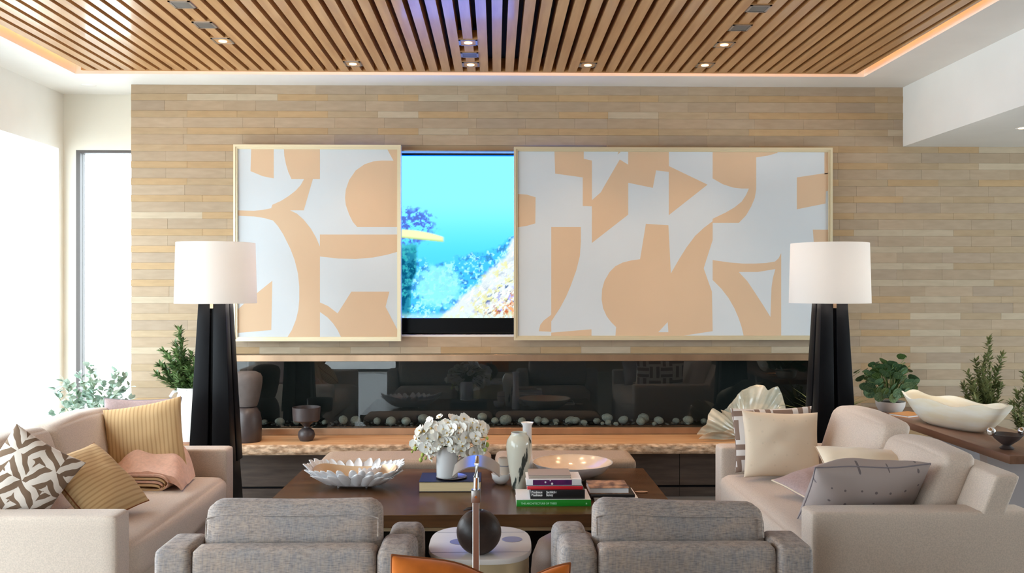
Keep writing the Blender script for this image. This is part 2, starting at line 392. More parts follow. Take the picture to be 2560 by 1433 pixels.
def link(name, me, m, parent=None, loc=None):
    o = bpy.data.objects.new(name, me); C.objects.link(o)
    if m: me.materials.append(m)
    if parent: o.parent = parent
    if loc is not None: o.location = loc
    return o
def build(name, g, m, parent=None, smooth=False, bevel=0.0, seg=3, loc=None, sub=0, auto=40):
    me = bpy.data.meshes.new(name)
    bm = bmesh.new()
    vs = [bm.verts.new(v) for v in g.v]
    for f in g.f:
        try: bm.faces.new([vs[i] for i in f])
        except ValueError: pass
    bmesh.ops.recalc_face_normals(bm, faces=bm.faces)
    if bevel:
        es = [e for e in bm.edges if len(e.link_faces) == 2 and e.calc_face_angle(0) > 0.5]
        bmesh.ops.bevel(bm, geom=es, offset=bevel, segments=seg, affect='EDGES', profile=0.5, clamp_overlap=True)
        smooth = True
    bm.to_mesh(me); bm.free()
    if smooth:
        me.polygons.foreach_set('use_smooth', [True] * len(me.polygons))
        me.set_sharp_from_angle(angle=math.radians(auto))
    o = link(name, me, m, parent, loc)
    if sub:
        md = o.modifiers.new('s', 'SUBSURF'); md.levels = sub; md.render_levels = sub
    return o
def tag(o, label, cat, group=None, kind=None):
    o['label'] = label; o['category'] = cat
    if group: o['group'] = group
    if kind: o['kind'] = kind
    return o
def thing(name, label, cat, loc=(0, 0, 0), rot=(0, 0, 0), group=None):
    o = bpy.data.objects.new(name, None); C.objects.link(o)
    o.location = loc; o.rotation_euler = rot; o.empty_display_size = 0.1
    return tag(o, label, cat, group)
def struct(name, g, m, parent=None, **k):
    o = build(name, g, m, parent, **k)
    if not parent: o['kind'] = 'structure'
    return o
def lab(o, t): o['label'] = t; return o

def rounded(x0, x1, y0, y1, z0, z1, r, name, m, parent, puff=0.0, n=(7, 7, 5), fn=None, seed=0):
    """upholstered block: subdivided box, softly puffed, with rounded edges"""
    cx, cy, cz = (x0 + x1) / 2, (y0 + y1) / 2, (z0 + z1) / 2
    hx, hy, hz = (x1 - x0) / 2, (y1 - y0) / 2, (z1 - z0) / 2
    bm = bmesh.new(); bmesh.ops.create_cube(bm, size=2.0)
    bmesh.ops.subdivide_edges(bm, edges=bm.edges[:], cuts=15, use_grid_fill=True)
    for v in bm.verts:
        a = v.co.copy()
        # spacing denser near edges
        q = Vector([math.copysign(1 - (1 - abs(t)) ** 1.5, t) for t in a])
        p = Vector((q.x * hx, q.y * hy, q.z * hz))
        inner = Vector((max(-hx + r, min(hx - r, p.x)), max(-hy + r, min(hy - r, p.y)), max(-hz + r, min(hz - r, p.z))))
        d = p - inner
        if d.length > 1e-6: p = inner + d.normalized() * r if d.length > r else p
        if puff:
            ex = 1 - q.x ** 2; ey = 1 - q.y ** 2; ez = 1 - q.z ** 2
            if abs(a.z) > 0.999: p.z += math.copysign(puff * (ex * ey) ** 0.6, a.z)
            elif abs(a.x) > 0.999: p.x += math.copysign(puff * (ey * ez) ** 0.6, a.x)
            elif abs(a.y) > 0.999: p.y += math.copysign(puff * (ex * ez) ** 0.6, a.y)
            w = noise.noise(Vector((a.x * 1.7 + seed, a.y * 1.7, a.z * 1.7))) * puff * 0.35
            p += p.normalized() * w
        p = p + Vector((cx, cy, cz))
        if fn: p = Vector(fn(p.x, p.y, p.z, q))
        v.co = p
    bmesh.ops.remove_doubles(bm, verts=bm.verts, dist=1e-5)
    bmesh.ops.recalc_face_normals(bm, faces=bm.faces)
    me = bpy.data.meshes.new(name); bm.to_mesh(me); bm.free()
    me.polygons.foreach_set('use_smooth', [True] * len(me.polygons))
    return link(name, me, m, parent)

def basis(u, v):
    u = Vector(u).normalized(); n = u.cross(Vector(v)).normalized(); v = n.cross(u).normalized()
    return Matrix((u, v, n)).transposed().to_4x4()

def pillow(name, label, c, u, v, W, Hh, T, m, group=None, pipe=None, seed=0, pinch=0.07, chop=0.0, n=30, cat='cushion', wr=0.010, tears=None):
    """soft square cushion: u = width direction, v = height direction; cover + optional piping"""
    root = thing(name, label, cat, c, (0, 0, 0), group)
    root.rotation_euler = basis(u, v).to_euler()
    verts = []; faces = []; idx = {}
    def outline(a, b):
        x = a * W / 2 * (1 - pinch * (1 - b * b)); y = b * Hh / 2 * (1 - pinch * (1 - a * a))
        if chop and b > 0: y -= chop * b * b * math.exp(-((a - 0.32) / 0.42) ** 2)
        return x, y
    for s in (1, -1):
        for i in range(n + 1):
            for j in range(n + 1):
                a = -math.cos(PI * i / n); b = -math.cos(PI * j / n)
                edge = i in (0, n) or j in (0, n)
                if edge and s == -1: idx[(s, i, j)] = idx[(1, i, j)]; continue
                x, y = outline(a, b)
                h = ((1 - a * a) * (1 - b * b)) ** 0.42 * T / 2
                q = Vector((a * 2.2 + seed, b * 2.2, s * 3 + seed))
                h += noise.noise(q) * wr * (1 - a ** 4) * (1 - b ** 4)
                # radiating creases near the seams
                k = (1 - abs(abs(a) - abs(b))) * 0.5
                h += math.sin(14 * (a + b) + seed) * wr * 0.18 * (max(abs(a), abs(b)) ** 3) * (1 - max(abs(a), abs(b)) ** 8)
                if edge: h = 0
                sag = noise.noise(Vector((a * 1.3, b * 1.3, seed + 9))) * 0.012
                idx[(s, i, j)] = len(verts); verts.append((x, y, s * h + sag))
        for i in range(n):
            for j in range(n):
                q = (idx[(s, i, j)], idx[(s, i + 1, j)], idx[(s, i + 1, j + 1)], idx[(s, i, j + 1)])
                faces.append(q if s == 1 else q[::-1])
    g = G(); g.add(verts, faces)
    build('cover', g, m, root, smooth=True, auto=70)
    if pipe:
        path = []
        ring = [(i, 0) for i in range(n)] + [(n, j) for j in range(n)] + [(i, n) for i in range(n, 0, -1)] + [(0, j) for j in range(n, -1, -1)]
        for (i, j) in ring: path.append(verts[idx[(1, i, j)]])
        build('piping', G().tube(path, 0.0035, 6, cap=False), pipe, root, smooth=True)
    return root

# ------------------------------------------------------------------ room shell
YW = 6.84; ZC = 3.07; YA = 7.20; XL = -3.43
XS = XY(328, YW)                # left end of the stone wall
XB = XY(2257, YW)               # beam corner
ZB = ZY(364, YW)                # beam underside
XR = 6.2; YN = -2.5
struct('floor', G().box(XL - 0.1, XR, YN, YA + 0.2, -0.1, 0), M['floor'])
struct('terrace', G().box(-14, 10, YN - 8, 16, -0.35, -0.12), M['terrace'])
# ceiling with the coffer opening
cx0 = XY(188, 6.5); cx1 = XY(2160, 6.5); cy1 = 6.50; cy0 = 0.9
g = G()
g.box(XL, cx0, YN, YA + 0.15, ZC, ZC + 0.16); g.box(cx1, XB, YN, YA, ZC, ZC + 0.16)
g.box(cx0, cx1, cy1, YA + 0.15, ZC, ZC + 0.16); g.box(cx0, cx1, YN, cy0, ZC, ZC + 0.16)
g.box(XL, XR, YN, YA + 0.15, ZC + 0.16, ZC + 0.28)
struct('ceiling', g, M['plaster'])
g = G(); g.box(XB, XB + 0.25, YN, YW, ZB, ZC); g.box(XB + 0.25, XR, YN, YW, ZB, ZB + 0.2)
struct('ceiling_lower', g, M['plaster'])
# left wall : header over a frameless run of glass
g = G(); g.box(XL - 0.15, XL, YN, YA + 0.15, 2.63, ZC); g.box(XL - 0.15, XL, 7.12, YA + 0.15, 0, 2.63); g.box(XL - 0.15, XL, YN, 0.6, 0, 2.63)
g.box(XL - 0.15, XL, YN, YA, 0, 0.06)
struct('wall_left', g, M['plaster'])
g = G(); wf = struct('window_1', G().box(XL - 0.09, XL - 0.05, 0.6, 7.12, 0.06, 0.11), M['darkwindow'])
for k in range(4):
    y0 = 0.6 + k * 1.63
    build('pane', G().box(XL - 0.08, XL - 0.072, y0 + 0.003, y0 + 1.627, 0.11, 2.63), M['winglass'], wf)
# alcove wall with the tall dark framed window
wx0 = XY(190, YA); wz1 = ZY(378, YA); wx1 = -2.42
g = G(); g.box(XL - 0.15, wx0, YA, YA + 0.15, 0, ZC); g.box(wx0, wx1, YA, YA + 0.15, wz1, ZC); g.box(wx1, -2.2, YA, YA + 0.15, 0, ZC); g.box(wx0, wx1, YA, YA + 0.15, 0, 0.1)
struct('wall_alcove', g, M['cream'])
win = struct('window_2', G().box(wx0, wx0 + 0.032, YA + 0.0, YA + 0.09, 0.1, wz1).box(wx1 - 0.03, wx1, YA, YA + 0.09, 0.1, wz1)
             .box(wx0 + 0.032, wx1 - 0.03, YA, YA + 0.09, wz1 - 0.022, wz1).box(wx0 + 0.032, wx1 - 0.03, YA, YA + 0.09, 0.1, 0.14), M['darkwindow'])
build('pane', G().box(wx0 + 0.032, wx1 - 0.03, YA + 0.04, YA + 0.05, 0.14, wz1 - 0.022), M['winglass'], win)
# right and near walls
g = G(); g.box(XR, XR + 0.15, YN, 2.4, 0, ZC); g.box(XR, XR + 0.15, 5.4, YA, 0, ZC); g.box(XR, XR + 0.15, 2.4, 5.4, 2.5, ZC); g.box(XR, XR + 0.15, 2.4, 5.4, 0, 0.3)
struct('wall_right', g, M['cream'])
w3 = struct('fill_window', G().box(XR + 0.03, XR + 0.09, 2.4, 2.45, 0.3, 2.5).box(XR + 0.03, XR + 0.09, 5.35, 5.4, 0.3, 2.5).box(XR + 0.03, XR + 0.09, 2.45, 5.35, 0.3, 0.35).box(XR + 0.03, XR + 0.09, 2.45, 5.35, 2.45, 2.5), M['darkwindow'])  # unseen window, added to bring daylight to the console side
build('pane', G().box(XR + 0.055, XR + 0.062, 2.45, 5.35, 0.35, 2.45), M['winglass'], w3)
g = G(); g.box(XL, -3.35, YN - 0.15, YN, 0, ZC); g.box(-1.75, XR, YN - 0.15, YN, 0, ZC); g.box(-3.35, -1.75, YN - 0.15, YN, 2.63, ZC)
struct('wall_near', g, M['brownwall'])
dn = struct('door_1', G().box(-3.35, -1.75, YN - 0.1, YN - 0.05, 0, 0.05).box(-1.81, -1.75, YN - 0.1, YN - 0.05, 0.05, 2.63), M['darkwindow'])
build('pane', G().box(-3.34, -1.82, YN - 0.08, YN - 0.072, 0.05, 2.62), M['winglass'], dn)

# ------------------------------------------------------------------ stone wall, bricks
fx0, fx1 = XY(582, YW), XY(2063, YW)
fz0, fz1 = ZY(1070, YW), ZY(903, YW)
tz0, tz1 = ZY(842, YW), ZY(377, YW)
tx0, tx1 = XY(772, YW), XY(1516, YW)
B0, B1 = YW + 0.012, YA - 0.01     # backing body
g = G()
tf0, tf1 = ZY(1087, YW), ZY(887, YW)
XWE = XR
g.box(XS, XWE, B0, B1, 0, tf0); g.box(XS, fx0, B0, B1, tf0, tf1); g.box(fx1, XWE, B0, B1, tf0, tf1)
g.box(XS, XWE, B0, B1, tf1, tz0); g.box(XS, tx0, B0, B1, tz0, tz1); g.box(tx1, XWE, B0, B1, tz0, tz1); g.box(XS, XWE, B0, B1, tz1, ZC)
g.box(tx0, tx1, B1 - 0.05, B1, tz0, tz1)
wall = struct('wall_back', g, mat('sand_mortar', srgb(176, 148, 116), 0.9))
opens = [(fx0, fx1, tf0, tf1), (tx0, tx1, tz0, tz1)]
artL = (XY(585, 6.75), XY(1000, 6.75), ZY(850, 6.75), ZY(366, 6.75)); artR = (XY(1290, 6.75), XY(2080, 6.75), ZY(850, 6.75), ZY(370, 6.75))
def _w(r, g, b): return tuple(c * 0.76 for c in srgb(r, g, b))
TH = [_w(196, 173, 146), _w(192, 169, 142), _w(200, 176, 148), _w(190, 168, 144), _w(196, 171, 142)]
TN = [_w(212, 193, 166), _w(206, 187, 160), _w(204, 171, 128), _w(200, 168, 126), _w(198, 173, 140), _w(196, 169, 134)]
rng = random.Random(3)
thin_cols = [329, 468, 593, 694, 820, 945, 1046, 1171, 1295, 1397, 1520, 1646, 1770, 1872, 1997, 2096, 2219, 2345, 2446, 2570, 2695, 2800]
thick_cols = [329, 411, 560, 640, 790, 914, 1010, 1144, 1267, 1390, 1471, 1600, 1720, 1839, 1962, 2090, 2187, 2300, 2420, 2520, 2640, 2770]
rows = []; z = ZC; first = True; k = 0
while z > 0.0:
    h = (0.069 if first else 0.0776) if k % 2 == 0 else 0.0500
    rows.append((max(0, z - h), z, k % 2)); z -= h; first = False; k += 1
bricks = []
pat = {}
for ri, (z0, z1, thin) in enumerate(rows):
    blk = ri // 12
    if thin:
        cols = [c + (blk % 3) * 38 - 20 * (ri // 24) for c in thin_cols]
    else:
        sh = rng.choice((0, 31, -24, 57)) if ri % 6 == 0 else 0
        cols = [c + ((ri // 4) * 47 % 90) for c in thick_cols]
    cols[0] = 329
    xs = [XY(c, YW) for c in cols]; xs[0] = XS; xs = [x for x in xs if x >= XS] ; xs.insert(0, XS) if xs[0] > XS + 1e-6 else None
    for i in range(len(xs) - 1):
        a, b = xs[i], xs[i + 1]
        if b - a < 0.02: continue
        key = (blk, thin, i, (ri // 2) % 3 if thin else ri)
        if thin:
            # the thin courses repeat a run of light and ochre bricks one below the other
            t = pat.setdefault((blk, i), rng.randrange(len(TN)))
            if rng.random() < 0.3: t = rng.randrange(len(TN))
            col = TN[t]
        else: col = rng.choice(TH)
        j = 1 + rng.uniform(-0.04, 0.04); col = tuple(c * j for c in col)
        proud = (0.004 if thin else 0.001) + rng.uniform(0, 0.002)
        zt = min(z1, ZB) if a > XB - 0.01 else z1
        if zt <= z0: continue
        segs = [(a, b)]
        for (ox0, ox1, oz0, oz1) in opens:
            if z0 < oz1 - 0.004 and zt > oz0 + 0.004:
                ns = []
                for (p, q) in segs:
                    if q <= ox0 or p >= ox1: ns.append((p, q)); continue
                    if p < ox0: ns.append((p, ox0))
                    if q > ox1: ns.append((ox1, q))
                segs = ns
        for (p, q) in segs:
            if q - p < 0.012: continue
            hid = any(p > A[0] and q < A[1] and z0 > A[2] and zt < A[3] for A in (artL, artR))
            vis = (q - p) * (zt - z0) * (0 if hid else 1)
            if zt < 0.5 or p > XY(2560, YW): vis *= 0.1
            if p > 2.4 and zt < 0.95: vis *= 0.3
            bricks.append((vis, p, q, z0, zt, proud, col, hid))
bricks.sort(key=lambda t: -t[0])
def bgeo(g, p, q, z0, z1, pr):
    y0 = YW - pr; e = 0.0002; c = 0.0008
    v = [(p + e, B0 + 0.002, z0 + e), (q - e, B0 + 0.002, z0 + e), (q - e, B0 + 0.002, z1 - e), (p + e, B0 + 0.002, z1 - e),
         (p + e, y0 + c, z0 + e), (q - e, y0 + c, z0 + e), (q - e, y0 + c, z1 - e), (p + e, y0 + c, z1 - e),
         (p + e + c, y0, z0 + e + c), (q - e - c, y0, z0 + e + c), (q - e - c, y0, z1 - e - c), (p + e + c, y0, z1 - e - c)]
    f = [(0, 1, 5, 4), (1, 2, 6, 5), (2, 3, 7, 6), (3, 0, 4, 7), (4, 5, 9, 8), (5, 6, 10, 9), (6, 7, 11, 10), (7, 4, 8, 11), (8, 9, 10, 11)]
    g.add(v, f)
def tone(me, cols):
    at = me.color_attributes.new('tone', 'FLOAT_COLOR', 'POINT')
    at.data.foreach_set('color', np.array([c + (1,) for c in cols], dtype=np.float32).ravel())
field = G(); fcols = []
for n_, (vis, p, q, z0, z1, pr, col, hid) in enumerate(bricks):
    if hid: continue
    if n_ < 300:
        g = G(); bgeo(g, p, q, z0, z1, pr)
        me = bpy.data.meshes.new('brick'); me.from_pydata(g.v, [], g.f); tone(me, [col] * 12)
        link('brick', me, M['brick'], wall)
    else:
        bgeo(field, p, q, z0, z1, pr); fcols += [col] * 12
me = bpy.data.meshes.new('brick_courses'); me.from_pydata(field.v, [], field.f); tone(me, fcols)
o = link('brick_courses', me, M['brick'], wall); o['kind'] = 'stuff'

# ------------------------------------------------------------------ slatted ceiling
PYE = 6.41
px0 = cx0 + 0.095; px1 = cx1 - 0.09
X0 = XY(1226.2, PYE); P = 31.35 * PYE / F; GAP = 0.031
panel = thing('slatted_ceiling_panel', 'suspended oak slat ceiling panel with a glowing gap around it', 'ceiling panel', ((px0 + px1) / 2, 4, ZC))
pc = panel.location
build('backing_board', G().box(px0 - pc.x, px1 - pc.x, cy0 + 0.17 - 4, PYE - 4, 0.095, 0.108), M['slatback'], panel)
i0 = math.ceil((px0 - X0) / P); i1 = math.floor((px1 - X0) / P)
edges = [px0] + [X0 + i * P for i in range(i0, i1 + 1)] + [px1]
slat_c = []
for a, b in zip(edges[:-1], edges[1:]):
    l = a + (GAP / 2 if a != px0 else 0); r = b - (GAP / 2 if b != px1 else 0)
    if r - l < 0.012: continue
    slat_c.append((l + r) / 2)
    build('slat', G().box(l - pc.x, r - pc.x, cy0 + 0.2 - 4, PYE - 0.028 - 4, 0, 0.095), M['slat'], panel)
build('end_rail', G().box(px0 - pc.x, px1 - pc.x, PYE - 0.028 - 4, PYE - 4, 0, 0.095), M['slat'], panel)
build('end_rail', G().box(px0 - pc.x, px1 - pc.x, cy0 + 0.17 - 4, cy0 + 0.2 - 4, 0, 0.095), M['slat'], panel)
# light strips lying on top of the panel edge, facing the gap
for nm, b in (('left', (px0 + 0.01, px0 + 0.03, cy0 + 0.2, PYE - 0.02)), ('right', (px1 - 0.03, px1 - 0.01, cy0 + 0.2, PYE - 0.02)), ('back', (px0 + 0.04, px1 - 0.04, PYE - 0.03, PYE - 0.01))):
    build('light_strip', G().box(b[0] - pc.x, b[1] - pc.x, b[2] - 4, b[3] - 4, 0.110, 0.126), M['led'], panel)

def fixture(px, py, lit, label):
    p = PZ(px, py, ZC - 0.004)
    cx = min(slat_c, key=lambda s: abs(s - p.x))
    t = thing('recessed_downlight' if lit else 'ceiling_vent_plate', label, 'ceiling light' if lit else 'vent', (cx, p.y, ZC), group='downlights in the slatted ceiling' if lit else 'grey plates in the slatted ceiling')
    w_, d_ = 0.058, 0.062
    build('wood_infill', G().box(-P / 2 - GAP / 2 - 0.002, P / 2 + GAP / 2 + 0.002, -d_ - 0.012, d_ + 0.012, -0.0015, 0.055), M['slat'], t)
    g = G(); g.box(-w_, w_, -d_, -d_ + 0.012, -0.006, 0.0); g.box(-w_, w_, d_ - 0.012, d_, -0.006, 0); g.box(-w_, -w_ + 0.012, -d_, d_, -0.006, 0); g.box(w_ - 0.012, w_, -d_, d_, -0.006, 0)
    build('frame', g, M['gunmetal'], t)
    if lit:
        build('trim_plate', G().box(-w_ + 0.01, w_ - 0.01, -d_ + 0.01, d_ - 0.01, -0.004, -0.0018), M['slat'], t)
        build('lens', G().lathe([(0.0, -0.0075), (0.024, -0.0075), (0.026, -0.0045), (0.0, -0.0045)], 20), M['lens'], t)
        l = bpy.data.lights.new('bulb', 'SPOT'); l.energy = 30; l.color = (1, 0.66, 0.38); l.spot_size = 1.5; l.spot_blend = 0.8; l.shadow_soft_size = 0.03
        lo = bpy.data.objects.new('bulb', l); C.objects.link(lo); lo.parent = t; lo.location = (0, 0, -0.03)
    else:
        build('louvre_plate', G().box(-w_ + 0.01, w_ - 0.01, -d_ + 0.01, d_ - 0.01, -0.004, -0.0018), M['darklens'], t)
for (px, py, lit, lb) in [
    (888, 160, 1, 'small lit downlight between the slats left of the screen, by the back edge'),
    (1178, 162, 1, 'small lit downlight above the screen, by the back edge of the slats'),
    (1465, 163, 1, 'small lit downlight above the left part of the wide artwork, by the back edge'),
    (1750, 163, 1, 'small lit downlight above the right part of the wide artwork, by the back edge'),
    (1173, 107, 1, 'lit downlight in the central column above the screen, nearer the viewer'),
    (543, 103, 1, 'lit downlight at the back end of the left column of ceiling plates'),
    (1800, 112, 1, 'lit downlight at the back end of the right column of ceiling plates'),
    (495, 63, 0, 'grey ceiling plate in the left column, beside the lit downlight'),
    (440, 12, 0, 'nearest grey ceiling plate of the left column'),
    (1176, 138, 0, 'grey ceiling plate between the two central downlights'),
    (1840, 70, 0, 'grey ceiling plate in the right column, beside the lit downlight'),
    (1885, 22, 0, 'nearest grey ceiling plate of the right column')]:
    fixture(px, py, lit, lb)
p = PZ(2558, 320, ZB)
t = thing('recessed_downlight', 'round lit downlight in the lowered white ceiling on the right', 'ceiling light', p)
build('trim_ring', G().lathe([(0.03, -0.001), (0.045, -0.004), (0.048, 0.0)], 24), M['matte_white'], t)
build('lens', G().lathe([(0, -0.003), (0.03, -0.003), (0.03, 0)], 24), M['lens'], t)
p = PZ(222, 213, ZC)
tag(build('round_ceiling_plate', G().lathe([(0, -0.004), (0.05, -0.004), (0.055, 0)], 24), M['matte_white'], loc=p, smooth=True), 'small white round plate in the white ceiling above the tall window', 'ceiling fitting')

# ------------------------------------------------------------------ artwork panels and screen
def art(name, label, x0, x1, y0, y1, org, sc, polys, whites):
    Yf = 6.72
    a, b = XY(x0, Yf), XY(x1, Yf); zt, zb = ZY(y0, Yf), ZY(y1, Yf)
    root = thing(name, label, 'artwork', ((a + b) / 2, Yf, zb))
    hx = (b - a) / 2; h = zt - zb; fw = 0.032
    build('canvas', G().box(-hx + fw * 0.8, hx - fw * 0.8, 0.022, 0.05, fw * 0.8, h - fw * 0.8), M['canvas'], root)
    # frame of four moulded bars: outer lip, groove and inner lip
    for (c0, c1, s0, s1) in ((-hx, hx, 0, fw), (-hx, hx, h - fw, h)):
        g = G(); up = s0 > 0
        g.box(c0, c1, 0.0, 0.075, s0 + (0.016 if up else 0), s1 - (0 if up else 0.016))
        g.box(c0 + 0.014, c1 - 0.014, 0.008, 0.06, s0 + (0.004 if up else 0.016), s1 - (0.016 if up else 0.004))
        g.box(c0 + 0.026, c1 - 0.026, 0.014, 0.06, s0 if up else s1 - 0.004, s0 + 0.004 if up else s1)
        build('frame_rail', g, M['goldframe'], root)
    for s in (-1, 1):
        g = G(); xo = s * hx; xi = s * (hx - 0.016)
        g.box(min(xo, xi), max(xo, xi), 0.0, 0.075, 0.016, h - 0.016)
        xo = s * (hx - 0.016); xi = s * (hx - 0.028); g.box(min(xo, xi), max(xo, xi), 0.008, 0.06, 0.028, h - 0.028)
        build('frame_rail', g, M['goldframe'], root)
    ox, oy = org
    def poly(pts, yy, m, nm):
        bm = bmesh.new(); vs = []; cs = []
        for (zx, zy) in pts:
            q = PY(ox + zx / sc, oy + zy / sc, Yf + 0.022)
            x = max(-hx + fw * 0.8, min(hx - fw * 0.8, q.x - root.location.x)); z = max(fw * 0.8, min(h - fw * 0.8, q.z - zb))
            vs.append(bm.verts.new((x, yy, z))); cs.append(Vector((x, z, 0)))
        for tri in tessellate_polygon([cs]):
            try: bm.faces.new([vs[i] for i in tri])
            except ValueError: pass
        bmesh.ops.recalc_face_normals(bm, faces=bm.faces)
        for fc in bm.faces:
            if fc.normal.y > 0: fc.normal_flip()
        r = bmesh.ops.extrude_face_region(bm, geom=bm.faces[:])
        for v in r['geom']:
            if isinstance(v, bmesh.types.BMVert): v.co.y -= 0.0006
        bmesh.ops.recalc_face_normals(bm, faces=bm.faces)
        me = bpy.data.meshes.new(nm); bm.to_mesh(me); bm.free(); return link(nm, me, m, root)
    for q in polys: poly(q, 0.0222, M['peach'], 'painted_shape')
    for q in whites: poly(q, 0.0214, M['canvas'], 'painted_shape')
    return root
L_main = [(525, 268), (585, 268), (522, 485), (428, 485), (475, 508), (520, 548), (570, 610), (605, 670), (633, 735), (633, 1358), (410, 1358), (440, 1310), (468, 1240), (485, 1170), (491, 1100), (491, 1010), (482, 920),
          (460, 830), (430, 750), (380, 650), (345, 595), (310, 555), (250, 538), (180, 527), (70, 522), (70, 485), (180, 488), (240, 482), (298, 470), (305, 447), (365, 420), (420, 385), (465, 350), (500, 312)]
art('artwork_panel', 'square abstract artwork in a pale gold frame left of the screen', 583, 1002, 363, 853, (570, 350), 2.7554,
    [[(160, 55), (315, 55), (315, 265), (240, 250), (155, 215)],
     [(385, 55), (633, 55), (633, 269), (437, 269), (415, 220), (400, 170), (388, 110)], L_main,
     [(1095, 55), (1170, 55), (1170, 600), (890, 600), (860, 565), (835, 515), (812, 450), (806, 400), (812, 340), (835, 275), (880, 210), (940, 168), (1000, 148), (1060, 142), (1140, 143)],
     [(633, 652), (1170, 652), (1170, 770), (1100, 790), (1000, 810), (880, 820), (760, 817), (633, 803)],
     [(633, 1120), (690, 1145), (755, 1195), (850, 1045), (1112, 1045), (1085, 1150), (1168, 1310), (1168, 1358), (778, 1358), (755, 1310), (725, 1265), (685, 1222), (633, 1185)],
     [(305, 970), (298, 1310), (60, 1330), (60, 1170), (130, 1110), (200, 1055)]], [])
art('artwork_panel', 'wide abstract artwork in a pale gold frame right of the screen', 1285, 2082, 367, 851, (1270, 350), 2.756,
    [[(320, 60), (522, 60), (522, 130), (578, 142), (578, 458), (515, 455), (515, 258), (325, 232)],
     [(578, 415), (640, 360), (665, 315), (770, 135), (828, 170), (828, 515), (578, 710)],
     [(828, 60), (1108, 60), (1108, 220), (1020, 210), (998, 330), (828, 295)],
     [(1108, 180), (1375, 308), (1108, 518)], [(755, 102), (762, 70), (782, 62)],
     [(50, 372), (130, 377), (190, 395), (188, 575), (130, 592), (50, 602)],
     [(298, 600), (502, 600), (502, 700), (495, 800), (470, 900), (430, 1010), (400, 1080), (360, 1155), (298, 1250), (298, 1322), (212, 1318), (222, 1275), (245, 1245), (298, 1205)],
     [(298, 1328), (575, 1305), (575, 1365), (298, 1365)],
     [(950, 578), (1105, 588), (1122, 920), (1180, 820), (1230, 740), (1290, 660), (1350, 605), (1410, 560), (1410, 690), (1348, 885), (1405, 1045), (1410, 1318), (1200, 1350), (1010, 1350), (740, 1362), (745, 1290), (710, 1255), (680, 1215), (655, 1160), (645, 1100),
      (648, 1030), (665, 970), (700, 910), (740, 870), (790, 845), (850, 830), (910, 822)],
     [(1410, 60), (1860, 60), (1855, 90), (1790, 108), (1710, 120), (1710, 340), (1700, 400), (1675, 460), (1640, 520), (1590, 572), (1410, 572), (1410, 543), (1500, 500), (1560, 465), (1610, 425), (1640, 380), (1660, 335), (1610, 335), (1550, 328), (1480, 305), (1410, 265)],
     [(1410, 828), (1530, 845), (1620, 852), (1700, 852), (1780, 848), (1840, 838), (1865, 815), (1882, 780), (1882, 1362), (1625, 1362), (1610, 1290), (1590, 1230), (1560, 1160), (1520, 1090), (1470, 1025), (1410, 965)],
     [(1990, 258), (2230, 226), (2230, 350), (2190, 355), (2188, 438), (1990, 478)], [(2180, 60), (2230, 60), (2230, 232), (2180, 238)],
     [(2100, 618), (2230, 618), (2230, 760), (2110, 740)]],
    [[(1100, 1255), (1105, 1325), (1035, 1325)], [(1590, 910), (1720, 910), (1842, 890), (1825, 950), (1815, 1020), (1808, 1220), (1755, 1135), (1700, 1050), (1650, 975)]])

